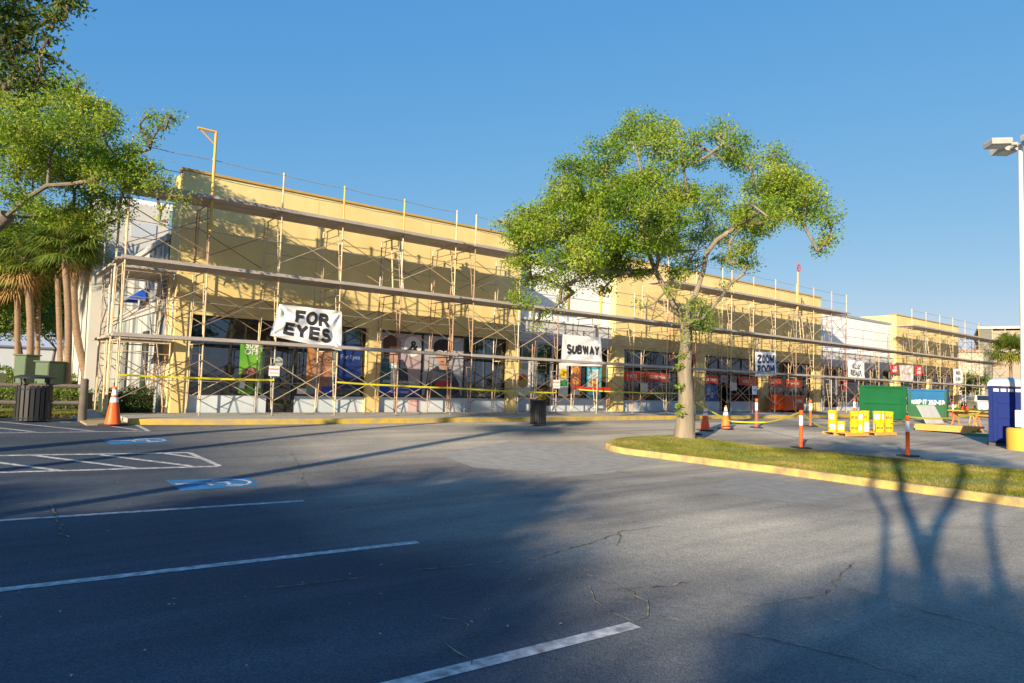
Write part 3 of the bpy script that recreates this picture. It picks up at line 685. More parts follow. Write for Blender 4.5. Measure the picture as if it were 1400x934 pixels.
l1 = [LP(30, 860, 16.1), LP(110, 790, 16), LP(190, 740, 16), LP(280, 735, 16), LP(380, 720, 16)]
l2 = [LP(190, 740, 16), LP(200, 620, 16.2), LP(240, 540, 16.2), LP(330, 480, 16.3)]
l3 = [LP(110, 790, 16), LP(60, 720, 16.2), LP(100, 640, 16.2), LP(180, 600, 16.2)]
l4 = [LP(-60, 940, 16.2), LP(-150, 700, 16.5), LP(-160, 500, 16.5)]
tree('oak_tree', 'broad oak at the left edge with its limbs reaching the scaffold corner', 'tree', lb, path + [l1, l2, l3, l4], bl, OAKL, BARKD,
     leaf=(.08, .038), clumps=250, per=24, spread=.12, trad=.24, twigs=7, kk=.017, twr=.008)
bl = []
for x, y, r, D in [(20,60,60,9),(90,30,40,9),(60,130,60,9),(130,110,45,9),(30,200,60,9),(100,200,50,9),(150,250,36,9),(60,270,60,9),(110,330,45,9),(160,330,26,9),(40,340,40,9),(180,60,36,9),(250,10,30,9),(300,0,26,9),(210,100,26,9),(190,150,24,9),(210,240,18,9),(170,290,26,9),(240,60,20,9),
                   (-60,80,90,9),(-60,240,90,9.5),(-150,150,120,9),(-260,60,140,9),(-250,250,120,9.5),(-120,-60,130,9),(40,-60,90,9),(190,-50,60,9),(-380,150,140,10),(-400,-50,150,10),(310,20,12,9)]:
    bl.append((LP(x, y, D), r / 2.918 * D / F_))
nb = np.array([-3.6, 12.2, .17])
tree('oak_tree', 'near oak whose dark leaves fill the top left corner of the sky', 'tree', nb, [[nb, nb + (0.1, 0, 1.5), nb + (.2, .1, 3), nb + (.3, 0, 4.2)], [nb + (.3, 0, 4.2), LP(-380, 250, 10), LP(-200, 150, 9.2)], [LP(-380, 250, 10), LP(-400, 0, 10)]], bl, OAKD, BARKD,
     leaf=(.085, .034), clumps=330, per=24, spread=.09, trad=.22, twigs=8, kk=.012, twr=.005)
# --- trees behind the camera that throw the shade on the lot
def pq(p, q, z=0.): return np.array([p * math.cos(R(SUN_AZ)) - q * math.sin(R(SUN_AZ)), p * math.sin(R(SUN_AZ)) + q * math.cos(R(SUN_AZ)), z])
def simple_tree(name, label, base, h, r, leafm=OAKD, clumps=6, per=20, leaf=(.16, .08), nb=16, group=None, barkm=BARKD, trad=.18, squash=.65, fork=.45, spread=.25, seed=1):
    rg = np.random.default_rng(seed); base = np.array(base, float); bl = []
    for i in range(nb):
        a = rg.uniform(0, 6.28); e = rg.uniform(-.7, 1); rr = r * rg.uniform(.25, .8)
        c = base + np.array([math.cos(a) * rr * math.sqrt(1 - .5 * e * e), math.sin(a) * rr * math.sqrt(1 - .5 * e * e), h - r * squash + e * r * squash * .7])
        bl.append((c, r * rg.uniform(.25, .42)))
    b2 = base + np.array([rg.normal(0, .1), rg.normal(0, .1), h * fork * .5]); b3 = base + np.array([rg.normal(0, .2), rg.normal(0, .2), h * fork])
    tips = [[b3, b3 + np.array([math.cos(a) * r * .4, math.sin(a) * r * .4, h * .2])] for a in rg.uniform(0, 6.28, 3)]
    return tree(name, label, 'tree', base, [[base, b2, b3]] + tips, bl, leafm, barkm, leaf=leaf, clumps=clumps, per=per, spread=spread, trad=trad, group=group, twigs=3, twr=.012, kk=.02)
# multi-stem tree: its stems draw the branching shadow on the island
b0 = pq(-6.0, -.75)
def cast(px_, py_, p0=-6.):
    g_ = G(px_, py_); c_, s_ = math.cos(R(SUN_AZ)), math.sin(R(SUN_AZ)); p_ = g_[0] * c_ + g_[1] * s_; q_ = -g_[0] * s_ + g_[1] * c_
    return pq(p0, q_, (p_ - p0) * math.tan(R(SUN_EL)))
fork = cast(1266, 768)
stems = [[b0, b0 + (0, 0, .5), pq(-6, -.75, 1.0)],
         [pq(-6, -.75, 1.0), cast(1203, 860), cast(1206, 800), cast(1211, 705), cast(1190, 668), cast(1192, 636), cast(1196, 622)],
         [pq(-6, -.75, 1.0), cast(1280, 860), fork, cast(1246, 712), cast(1231, 669), cast(1224, 643), cast(1222, 626)],
         [fork, cast(1284, 712), cast(1303, 678), cast(1310, 645), cast(1312, 628)],
         [pq(-6, -.75, 1.0), cast(1372, 860), cast(1356, 745), cast(1353, 692), cast(1361, 668), cast(1372, 642)]]
rg = np.random.default_rng(5); bl = []
for i in range(22):
    a = rg.uniform(0, 6.28); rr = rg.uniform(.3, 2.4); bl.append((pq(-6 + math.cos(a) * rr, -1.2 + math.sin(a) * rr * 1.1, rg.uniform(8.2, 9.8)), rg.uniform(.5, .9)))
tree('multi_stem_tree', 'multi stem tree behind the viewer whose branches shade the near lot', 'tree', b0, stems, bl, OAKD, BARKD, leaf=(.13, .06), clumps=40, per=20, spread=.16, trad=.24, twigs=3, kk=.04, twr=.01)
for i, (p, q, h, r, lab) in enumerate([(-20, 4.4, 9.6, 3.2, 'round crowned oak behind the viewer shading the parking bays'), (-25, 7.6, 9.8, 3.0, 'low oak behind the viewer shading the striped aisle'),
                                  (-24.2, -1.7, 10.0, 2.5, 'tall oak behind the viewer shading the near asphalt'), (-17, -6.2, 10.5, 3.2, 'wide oak behind the viewer to the right of the tall one'),
                                  (-36, 4.5, 13.5, 4.4, 'broad tall oak standing farthest behind the viewer'), (-33, -5.5, 13.0, 4.4, 'second broad tall oak far behind the viewer')]):
    simple_tree('oak_tree', lab, pq(p, q), h, r, clumps=30, per=34, nb=34, seed=20 + i, leaf=(.2, .11), spread=.25)

for i in range(11):
    q = 26 - i * 9.5 + (i % 3) * 1.5
    p_ = -52 - (i * 37 % 17)
    simple_tree('street_tree', ['round tree', 'wide tree', 'tall tree', 'ragged tree'][i % 4] + ' in the row far behind the viewer, number %s from its north end' % ['one', 'two', 'three', 'four', 'five', 'six', 'seven', 'eight', 'nine', 'ten', 'eleven'][i], pq(p_, q) if i < 6 else np.array([18 + (i - 6) * 14, -42 - (i % 2) * 5, 0.]), 8.5 + (i * 7 % 5) * .8, 4.6, OAKD, clumps=7, per=22, nb=14, seed=80 + i, leaf=(.34, .2), spread=.35)
# --- palms on the left
def palm(label, base, top, tr=.17, crown=1.5, nf=34, group='palms beside the white wall', seed=0, skirt=14, bend=0., dens=26, dry=True):
    rg = np.random.default_rng(seed); base = np.array(base, float); top = np.array(top, float) - base
    t = thing('palm_tree', label, 'palm', base, group=group)
    pts = []; rad = []
    for i in range(15):
        f = i / 14; side = np.array([1, 0, 0]) * bend * math.sin(math.pi * f)
        pts.append(top * f + side); rad.append(tr * (1.25 - .35 * min(1, f * 4)) * (1 + .06 * (i % 2)))
    pts[0][2] -= .1
    MB().tube(pts, [r * .8 for r in rad], 12).build('trunk', PALMB, t, True)
    quads = []; dryq = []
    for k in range(nf + skirt):
        isdry = k >= nf
        az = rg.uniform(0, 6.28); el = rg.uniform(-.5, 1.3) if not isdry else rg.uniform(-1.35, -.75)
        pl = crown * rg.uniform(.35, .55) * (.7 if isdry else 1); fl = crown * rg.uniform(.5, .7)
        d_ = np.array([math.cos(az) * math.cos(el), math.sin(az) * math.cos(el), math.sin(el)])
        hub = top + d_ * pl + np.array([0, 0, -.05])
        s = np.cross(d_, [0, 0, 1]); s /= np.linalg.norm(s) + 1e-9; u = np.cross(s, d_)
        q = quads if not isdry else dryq
        pw_ = .012; q.append([top - s * pw_, top + s * pw_, hub + s * pw_, hub - s * pw_])
        for j in range(dens):
            a = (j / (dens - 1) - .5) * 3.9; L = fl * (1 - .25 * abs(a) / 2) * rg.uniform(.85, 1.1)
            dd = d_ * math.cos(a) + s * math.sin(a) + u * (.18 * math.cos(2 * a)); dd /= np.linalg.norm(dd)
            wv = np.cross(dd, u); wv /= np.linalg.norm(wv) + 1e-9; wv = wv * .018 * (crown / 1.5) * 1.3
            m_ = hub + dd * L * .6; e = hub + dd * L + np.array([0, 0, -.30 * L * rg.uniform(.5, 1.6)])
            q.append([hub, m_ - wv, m_ + wv, hub]); q.append([m_ - wv, e, e, m_ + wv])
            q[-2] = [hub - wv * .2, m_ - wv, m_ + wv, hub + wv * .2]; q[-1] = [m_ - wv, e - wv * .1, e + wv * .1, m_ + wv]
    quads_mesh('crown', np.array(quads), PALML, t)
    if dryq: quads_mesh('dry_fronds', np.array(dryq), PALMD, t)
    return t
for i, (bx, by, tx, ty, D, bend, tr, lab) in enumerate([
    (90, 545, 87, 335, 24.5, .12, .155, 'cabbage palm with the straightest trunk, third from the right'),
    (128, 545, 104, 340, 26.5, -.30, .18, 'leaning cabbage palm nearest the white wall'),
    (37, 545, 34, 352, 26, .15, .17, 'cabbage palm behind the green utility cabinets, thickest trunk'),
    (51, 540, 53, 368, 31, 0., .13, 'thin cabbage palm far back between the two utility cabinets'),
    (24, 540, 24, 372, 29, 0., .15, 'leftmost short cabbage palm with rusty dry fronds'),
    (84, 540, 78, 350, 29, .0, .14, 'cabbage palm half hidden behind the straightest trunk')]):
    b = atZ(bx, by, D); b[2] = .38; tp = atZ(tx, ty, D); palm(lab, b, tp, tr, 1.65, seed=i, bend=bend, skirt=4 if i in (2, 4) else 1, nf=46)

palm('tall slim palm behind the viewer drawing a long thin shadow across the lane', pq(-6, 8.1), pq(-6, 8.3, 8.6), .17, 1.5, seed=31, nf=24, group=None, skirt=2)
palm('taller slim palm behind the viewer, nearer the fence side', pq(-4, 10.9), pq(-4.2, 10.8, 9.2), .15, 1.5, seed=32, nf=24, group=None, skirt=2)
# --- background trees far left
for i, (x, D, h, r, lab) in enumerate([(-10, 38, 7.0, 3.6, 'bright green tree behind the palms at the picture edge'), (28, 46, 8.5, 3.6, 'yellow green tree seen between the left palm trunks'), (70, 50, 8.0, 4.0, 'rounded tree behind the straight palm trunk'),
                                 (112, 44, 6.5, 3.0, 'small tree beside the far end of the white wall'), (-60, 30, 8, 4, 'bushy tree outside the left edge behind the fence'), (140, 60, 9, 3.8, 'distant tree over the far end of the white wall')]):
    b = atZ(x, 530, D); b[2] = .33
    simple_tree('shade_tree', lab, b, h, r, FARL, clumps=26, per=24, leaf=(.22, .12), nb=22, seed=40 + i, trad=.13, fork=.35, squash=.62, spread=.3)
# --- hedges
def hedge(label, pts, wd, h, z0, leafm, dens=900, leaf=(.06, .035), name='hedge'):
    """a clipped hedge along ground points"""
    t = thing(name, label, 'hedge', (pts[0][0], pts[0][1], z0)); o0 = np.array([pts[0][0], pts[0][1], z0])
    P_ = []; mb = MB()
    for a, b in zip(pts[:-1], pts[1:]):
        a = np.array([a[0], a[1], z0]); b = np.array([b[0], b[1], z0]); L = np.linalg.norm(b - a); tt = (b - a) / L; nn = np.array([-tt[1], tt[0], 0])
        k = int(dens * L * (wd + 2 * h)); s = rng.uniform(0, L, k); side = rng.integers(0, 3, k); v = rng.uniform(-1, 1, k); hh = rng.uniform(0, 1, k)
        wob = 1 + .10 * np.sin(s * 5.1 + pts[0][0]) + .08 * np.sin(s * 11.3)
        off = np.where(side == 0, v * wd / 2, np.where(side == 1, wd / 2, -wd / 2) * wob); z = np.where(side == 0, h * wob, hh * h)
        p = a + s[:, None] * tt + off[:, None] * nn; p[:, 2] += z; P_.append(p + rng.normal(0, .05, p.shape))
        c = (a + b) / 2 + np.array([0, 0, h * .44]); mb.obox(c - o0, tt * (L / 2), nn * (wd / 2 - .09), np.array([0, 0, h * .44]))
    P_ = np.concatenate(P_) - o0; quads_mesh('foliage', leaf_quads(P_, *leaf), leafm, t)
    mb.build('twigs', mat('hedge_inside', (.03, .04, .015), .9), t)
    return t
f0 = atZ(120, 560, 19.2); f1 = atZ(205, 560, 20.8)
hedge('dark clipped hedge under the left end of the scaffold', [(f0[0] + .2, 21.6), (4.05, 21.7)], .9, .62, .40, HEDD, 1500)
hedge('low green hedge running behind the wooden rail fence', [tuple(atZ(-120, 550, 19.8)[:2]), tuple(atZ(60, 550, 20.6)[:2]), tuple(atZ(122, 550, 21.0)[:2])], 1.0, .55, .40, HEDL, 1100)
hedge('second low hedge behind the utility cabinets', [tuple(atZ(50, 550, 27.5)[:2]), tuple(atZ(135, 550, 29)[:2])], 1.6, .8, .40, HEDL, 700, (.08, .05))
hedge('far clipped hedge beside the white wall', [tuple(atZ(0, 550, 33)[:2]), tuple(atZ(125, 550, 36)[:2])], 1.6, 1.0, .40, HEDL, 420, (.11, .07))
P2 = np.column_stack([rng.uniform(-12, 2.6, 26000), rng.uniform(0, 2.2, 26000)]); yy = 20.75 + P2[:, 1] * .9
V = blades(np.column_stack([P2[:, 0], yy]), np.full(len(yy), .40), .03, .09, .007)
o = quads_mesh('verge_grass', V, GRASSL); o['kind'] = 'stuff'; tag(o, 'thin grass and weeds at the foot of the wooden rail fence', 'grass')

# ------------------------------------------------------------------ the building
bld = thing('shopping_centre', 'long yellow and white single storey row of shops behind scaffolding', 'building', (4.41, 20.8, .45))
BO = np.array([4.41, 20.8, .45])
def bpart(name, m, *boxes, parent=bld, **k):
    mb = MB()
    for b in boxes: mb.box(b[0] - BO[0], b[1] - BO[0], b[2] - BO[1], b[3] - BO[1], b[4] - BO[2], b[5] - BO[2])
    return mb.build(name, m, parent, **k)
TOP = 7.33; WY = 20.8; RY = 21.15; WH = 3.27; RT = 6.5
bpart('yellow_wall', YEL, (4.41, 16.83, WY, WY + .35, WH, TOP)); bpart('yellow_wall', YEL, (22.26, 40.35, WY, WY + .35, WH, TOP)); bpart('yellow_wall', YEL, (50.9, 62.5, WY, WY + .35, WH, TOP - .12))
# returns of the yellow blocks
bpart('return_wall', YEL, (4.41, 4.76, WY + .352, WY + 1.2, 3.6, TOP)); bpart('return_wall', YEL, (16.48, 16.83, WY + .352, WY + 8, 3.6, TOP)); bpart('return_wall', YEL, (22.26, 22.61, WY + .352, WY + 8, 3.6, TOP))
bpart('return_wall', YEL, (40.0, 40.35, WY + .352, WY + 8, 3.6, TOP)); bpart('return_wall', YEL, (50.9, 51.25, WY + .352, WY + 8, 3.6, TOP - .12)); bpart('return_wall', YEL, (62.15, 62.5, WY + .352, WY + 8, .4, TOP - .12))
for a, b, tt in ((4.35, 16.9, TOP), (22.2, 40.41, TOP), (50.84, 62.56, TOP - .12)):
    bpart('coping', COPE, (a, b, WY - .05, WY + .42, tt + .002, tt + .07))
for a, b in ((16.832, 22.258), (40.352, 50.898)):
    bpart('white_wall', WHT, (a, b, RY, RY + .3, 4.15, RT)); bpart('grey_fascia', mat('pale_grey_paint', (.55, .56, .58), .8, (.50, .51, .54), 1), (a, b, RY - .12, RY + .3, WH, 4.147))
    bpart('ledge', WHT, (a, b, RY - .20, RY + .1, 4.149, 4.23)); bpart('grey_coping', COPG, (a, b, RY - .06, RY + .4, RT + .002, RT + .16))
bpart('roof', mat('roof_grey', (.3, .3, .3), .9), (4.8, 62.1, WY + .8, 38, 6.0, 6.15))
# pilasters
PIL = [(4.41, 4.84), (10.33, 10.82), (16.29, 16.83), (22.26, 22.87), (28.1, 28.81), (33.85, 34.58), (39.49, 40.35), (50.9, 51.6), (56.5, 57.1), (61.9, 62.5)]
for x in (8.4, 12.6, 27.0, 31.5, 36.2, 54.8, 58.6): bpart('control_joint', mat('joint_dark_yellow', (.50, .37, .14), .9), (x, x + .012, WY - .004, WY - .0005, WH + .01, TOP - .14))  # control joints as thin strips of darker yellow
for a, b in PIL: bpart('pilaster', YEL, (a, b, WY - .003, WY + .5, .44, WH - .002))
INTY = 26.0
def frame_boxes(x0, x1, y, z0, z1, mull, tr=None, t_=.05):
    bx = [(x0, x1, y, y + .1, z1 - t_, z1), (x0, x1, y, y + .1, z0, z0 + t_), (x0, x0 + t_, y + .002, y + .098, z0 + t_, z1 - t_), (x1 - t_, x1, y + .002, y + .098, z0 + t_, z1 - t_)]
    for m_ in mull: bx.append((m_ - t_ / 2, m_ + t_ / 2, y + .002, y + .098, z0 + t_, z1 - t_))
    return bx
def glazed(x0, x1, y, z0=.98, z1=WH - .003, mull=(), m=DARKF):
    f = bpart('window_frame', m, *frame_boxes(x0, x1, y, z0, z1, mull))
    bpart('pane', GLASS, (x0 + .04, x1 - .04, y + .045, y + .055, z0 + .04, z1 - .04), parent=f)
def base_panel(x0, x1, y): bpart('base_panel', BASEP, (x0, x1, y - .04, y + .14, .44, .978))
def door(x0, x1, y, m=DARKF, leaves=1):
    d_ = bpart('door', m, *frame_boxes(x0, x1, y, .477, 2.62, [(x0 + x1) / 2] if leaves == 2 else [], t_=.08), (x0 + .08, x1 - .08, y + .002, y + .098, .56, .70))
    bpart('pane', GLASS, (x0 + .06, x1 - .06, y + .045, y + .055, .6, 2.56), parent=d_)
    bpart('handle', ALU, (x1 - .11, x1 - .085, y - .05, y - .02, 1.35, 1.95), parent=d_)
    f = bpart('transom_frame', m, *frame_boxes(x0, x1, y, 2.622, WH - .003, [])); bpart('pane', GLASS, (x0 + .04, x1 - .04, y + .045, y + .055, 2.66, WH - .04), parent=f)
GY = 20.98
def bay(x0, x1, doors, mull, y=GY, m=DARKF):
    cur = x0
    for a, b, lv in doors:
        if a > cur + .05: glazed(cur, a - .002, y, mull=[q for q in mull if cur < q < a], m=m); base_panel(cur, a - .002, y)
        door(a, b, y, m, lv); cur = b + .002
    if x1 > cur + .05: glazed(cur, x1, y, mull=[q for q in mull if cur < q < x1], m=m); base_panel(cur, x1, y)
bay(4.842, 10.328, [(7.10, 7.98, 1)], [6.0, 9.35])
bay(10.822, 16.288, [], [12.56, 14.36])
bay(16.832, 22.258, [(18.05, 18.95, 1)], [17.3, 20.3], m=ALU, y=21.2)
bay(22.872, 28.098, [], [24.55, 26.3]); bay(28.812, 33.848, [(30.3, 31.3, 1)], [32.3]); bay(34.582, 39.488, [(36.6, 37.5, 1)], [35.6, 38.5])
bay(40.352, 50.898, [(41.5, 43.2, 2)], [44.5, 46.2, 48.6], y=21.2, m=ALU); bay(51.602, 56.498, [(53, 54, 1)], [55]); bay(57.102, 61.898, [(59, 60, 1)], [58])
# interiors
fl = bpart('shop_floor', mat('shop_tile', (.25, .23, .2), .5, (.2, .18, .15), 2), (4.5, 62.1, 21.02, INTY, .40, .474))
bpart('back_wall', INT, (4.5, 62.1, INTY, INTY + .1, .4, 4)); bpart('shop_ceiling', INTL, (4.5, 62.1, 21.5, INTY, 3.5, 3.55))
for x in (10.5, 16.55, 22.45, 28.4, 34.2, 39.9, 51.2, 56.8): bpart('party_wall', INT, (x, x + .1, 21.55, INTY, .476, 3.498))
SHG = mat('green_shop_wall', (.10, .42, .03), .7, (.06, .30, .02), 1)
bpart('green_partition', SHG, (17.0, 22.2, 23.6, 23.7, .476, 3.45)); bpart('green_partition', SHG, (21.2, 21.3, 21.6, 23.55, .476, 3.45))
STK = [mat('stock_' + n_, c, .6) for n_, c in (('red', (.4, .04, .03)), ('white', (.45, .45, .43)), ('blue', (.04, .12, .4)), ('tan', (.5, .35, .2)), ('teal', (.03, .3, .3)), ('yellow', (.6, .4, .04)))]
rs = random.Random(4)
SHELF = mat('shelf_grey', (.3, .3, .3), .5)
shelf_labels = ['display shelves of dark goods inside the window left of the tree trunk', 'display shelves deeper inside the window left of the tree trunk', 'low display shelves inside the shop right of the tree trunk', 'display shelves beside the door right of the tree trunk',
                'bright stocked shelves behind the window next to the third pilaster past the tree', 'tall stocked shelves right of the door past the tree', 'colourful shelves inside the left end of the far white shopfront', 'packed red and white shelves in the middle of the far white shopfront',
                'shelves of small bright boxes right of the far double door', 'colourful stocked shelves at the right end of the far white shopfront', 'shelves inside the farthest yellow shop', 'eyewear shelves inside the left corner shop', 'eyewear shelves behind the corner shop door']
for k, (x0, x1, y) in enumerate([(23.2, 25.2, 22.6), (25.6, 27.8, 23.6), (29.0, 30.2, 22.4), (31.6, 33.6, 22.8), (34.9, 36.3, 22.2), (37.8, 39.3, 22.2), (40.7, 41.5, 22.0), (43.4, 45.6, 22.2), (45.9, 48.2, 22.1), (48.4, 50.7, 22.1), (52, 55.9, 22.4), (5.2, 6.8, 24.2), (8.2, 10.0, 24.2)]):
    t = thing('display_shelves', shelf_labels[k], 'shelves', (x0, y, .476), group='shelves inside the shops')
    Wd = x1 - x0; H = 1.7 if k < 4 else 2.1
    mb = MB().box(0, .04, 0, .45, 0, H).box(Wd - .04, Wd, 0, .45, 0, H).box(0.041, Wd - .041, .41, .45, 0, H)
    for j in range(4): mb.box(.041, Wd - .041, 0, .408, .1 + j * H / 4.2, .13 + j * H / 4.2)
    mb.build('rack', SHELF, t)
    for ci in range(3 if k < 11 else 1):
        mb = MB()
        for j in range(4):
            x = .08
            while x < Wd - .25:
                w2 = rs.uniform(.08, .22)
                if rs.random() < .40: mb.box(x, x + w2, .05, .35, .132 + j * H / 4.2, .132 + j * H / 4.2 + rs.uniform(.15, .33))
                x += w2 + .02
        if mb.v:
            o = mb.build('stock', STK[(k + ci * 2) % 6] if k not in (7, 8) else STK[(0, 1, 5)[ci]], t); o['kind'] = 'stuff'
            o.location.y = -.003 * ci; o.location.z = .001 * ci
# left side wall
sw = bld
mbw = MB().box(4.41 - BO[0], 4.6 - BO[0], 22.0 - BO[1], 39 - BO[1], .3 - BO[2], 3.45 - BO[2]); mbw.build('side_wall', WEA, bld)
bpart('side_parapet', WEA, (4.38, 4.6, 22.0, 39, 3.75, 5.5)); bpart('side_band', GRYW, (4.36, 4.6, 22.0, 39, 3.452, 3.748)); bpart('side_coping', GRYW, (4.30, 4.7, 21.95, 39.1, 5.502, 5.68))
bpart('corner_wall', YEL, (4.41, 4.76, WY + .502, WY + 1.2, .44, 3.598))
for (y0, y1, z0, z1) in ((24.2, 25.1, .9, 2.9), (27.8, 28.6, 0.9, 2.9), (31.5, 32.3, .9, 2.9)):
    f = bpart('side_window', DARKF, (4.36, 4.405, y0, y1, z0, z1)); bpart('pane', mat('dark_glass', (.02, .04, .05), .08, spec=.8), (4.352, 4.358, y0 + .06, y1 - .06, z0 + .06, z1 - .06), parent=f)
aw = thing('blue_awning', 'small blue fabric awning on the weathered side wall', 'awning', (4.3, 24.6, 3.9))
MB().poly([(0, 0, .40), (0, 1.3, .40), (-.5, 1.3, 0), (-.5, 0, 0)]).poly([(0, 0, .40), (-.5, 0, 0), (0, 0, 0)]).poly([(0, 1.3, .40), (0, 1.3, 0), (-.5, 1.3, 0)]).build('canopy', mat('blue_fabric', (.02, .10, .62), .6), aw)
MB().tube([(0, 0, 0), (-.5, 0, 0), (-.5, 1.3, 0), (0, 1.3, 0)], .02, 6).build('frame', ALU, aw)
# tall white block behind
tw_ = thing('white_stair_block', 'tall plain white block rising behind the weathered side wall', 'building', (3, 30, .4))
MB().box(.0, 2.55, 0, 9, 0, 7.95).build('wall', mat('dull_white_wall', (.50, .49, .46), .85, (.58, .57, .54), .6), tw_)
MB().box(.9, 2.75, .3, 9, 7.952, 8.2).build('coping', WHT, tw_)
MB().box(1.2, 2.1, -.03, -.002, 6.6, 7.2).build('vent_panel', mat('pale_blue_panel', (.45, .5, .56), .6), tw_)
tw_.location = (3.45, 30.5, .33)
# rear pale building far left
fb = atZ(100, 520, 62)
o = thing('pale_warehouse', 'low pale corrugated building far behind the palms', 'building', (fb[0] - 3, fb[1], .33)); MB().box(-7, 6, 0, 8, 0, 3.0).build('wall', mat('corrugated_white', (.60, .63, .66), .6, (.45, .5, .55), 8, stretch=(3, 1, .1)), o); MB().box(-7.1, 6.1, -.2, 8.1, 3.002, 3.15).build('roof', ALU, o)

# ------------------------------------------------------------------ posters and small signs in the windows
def face_y(px_, py_, Y): p = onY(px_, py_, Y); return p[0], p[2]
SKIN = mat('poster_skin', (.22, .10, .06), .5, (.46, .25, .16), 3.2, contrast=1.1); SKIN2 = mat('poster_skin_pale', (.34, .18, .13), .5, (.58, .38, .30), 4, contrast=1.1); HAIR = mat('poster_hair', (.025, .015, .015), .5); HAIRB = mat('poster_hair_brown', (.10, .04, .03), .5)
JACK = mat('poster_jacket', (.015, .02, .035), .5, (.06, .08, .12), 5, contrast=1.2); TEALJ = mat('poster_teal', (.015, .07, .10), .5, (.05, .18, .22), 5, contrast=1.2); LIPS = mat('poster_lips', (.45, .04, .04), .5); PINKB = mat('poster_mauve', (.36, .27, .31), .5, (.52, .42, .44), 1.4, contrast=.7); GREYB = mat('poster_grey', (.30, .32, .38), .5, (.46, .47, .52), 1.4, contrast=.7)
BLUB = mat('poster_blue', (.02, .06, .42), .5); NAVB = mat('poster_navy', (.01, .03, .16), .5); WHTP = mat('poster_white', (.72, .72, .70), .5); GRNP = mat('poster_green', (.05, .26, .03), .5, (.22, .50, .05), 1.2); DRED = mat('poster_red', (.50, .03, .03), .5)
def poster(label, x0, x1, z0, z1, y, back, shapes=(), texts=(), group=None, name='window_poster', frame=None):
    """flat printed sheet fixed inside the glass; shapes: (material, [(u,v)..]) in 0..1"""
    t = thing(name, label, 'poster', (x0, y, z0), group=group); W, H = x1 - x0, z1 - z0
    MB().box(0, W, 0, .006, 0, H).build('sheet', back, t)
    for k, (m_, pl) in enumerate(shapes):
        MB().poly([(min(max(u, .0), 1.) * W, -.002 - .0012 * k, min(max(v, .0), 1.) * H) for u, v in pl]).build('print', m_, t)
    for txt, sz, u, v, m_, bd in texts:
        lettering(txt, sz, m_, t, lambda a, b, u=u, v=v: (u * W + a, -.002 - .0012 * (len(shapes) + 1), v * H + b), bold=bd)
    return t
def ell(cx_, cy_, rx, ry, a0=0, a1=360, n=22): return [(cx_ + rx * math.cos(R(a0 + (a1 - a0) * k / n)), cy_ + ry * math.sin(R(a0 + (a1 - a0) * k / n))) for k in range(n if a1 - a0 == 360 else n + 1)]
PY = 21.036
# inside-face posters: placed just behind the frame's front so they read through / on the glass
PF = 20.985
poster('mauve poster of a dark haired model in a dark jacket over a blue strip', 10.90, 12.52, 1.06, 3.19, PY - .02, PINKB,
       [(TEALJ, [(0, .17), (0, .50), (.10, .60), (.26, .56), (.30, .17)]), (JACK, [(.30, .17), (.38, .56), (.55, .58), (.66, .46), (.72, .17)]), (WHTP, [(.27, .17), (.27, .56), (.40, .56), (.42, .17)]), (SKIN2, [(.24, .50), (.22, .66), (.44, .66), (.42, .52)]), (SKIN2, ell(.36, .74, .15, .15)), (HAIRB, ell(.27, .84, .21, .13)), (HAIRB, [(.06, .8), (.10, .60), (.22, .62), (.24, .86)]), (LIPS, ell(.42, .68, .035, .012)), (WHTP, ell(.78, .80, .22, .17)), (BLKT, ell(.72, .74, .05, .03)), (BLUB, [(0, 0), (0, .16), (1, .16), (1, 0)])],
       [('EYEWEAR AVAILABLE', .13, .48, .21, WHTP, .02), ('Eye exams available', .10, .5, .115, WHTP, .01), ('BOOK TODAY', .11, .5, .045, WHTP, .02), ('&', .5, .80, .80, BLKT, .03)])
poster('grey poster of a model in large white rimmed glasses holding red', 12.60, 14.33, 1.06, 3.19, PY - .02, GREYB,
       [(JACK, [(.06, .0), (.12, .38), (.34, .50), (.70, .46), (.90, .22), (.96, 0)]), (DRED, [(.30, .12), (.34, .24), (.66, .26), (.70, .12)]), (SKIN2, [(.40, .44), (.38, .60), (.56, .62), (.58, .44)]), (SKIN2, ell(.46, .66, .15, .14)), (HAIR, ell(.48, .83, .24, .13)), (HAIR, [(.24, .84), (.24, .68), (.32, .70), (.34, .84)]), (HAIR, [(.62, .84), (.60, .58), (.72, .62), (.72, .84)]), (WHTP, ell(.40, .73, .09, .035)), (WHTP, ell(.58, .73, .09, .035)), (BLKT, ell(.40, .73, .065, .022)), (BLKT, ell(.58, .73, .065, .022)), (LIPS, ell(.46, .58, .04, .012))])
poster('tall green sale poster with a laughing woman behind the corner window', 6.28, 6.96, 1.02, 2.58, PY - .02, GRNP,
       [(HAIRB, ell(.5, .36, .42, .16)), (WHTP, [(.02, .12), (.12, .28), (.30, .30), (.26, .10)]), (WHTP, [(.98, .12), (.9, .26), (.72, .28), (.76, .10)]), (SKIN, ell(.5, .38, .17, .13)), (LIPS, ell(.5, .33, .07, .016)), (HAIRB, [(.30, .10), (.28, .34), (.36, .40), (.38, .1)]), (HAIRB, [(.70, .10), (.72, .34), (.64, .40), (.62, .1)])],
       [('50%', .24, .5, .93, WHTP, .03), ('OFF', .24, .5, .81, WHTP, .03)])
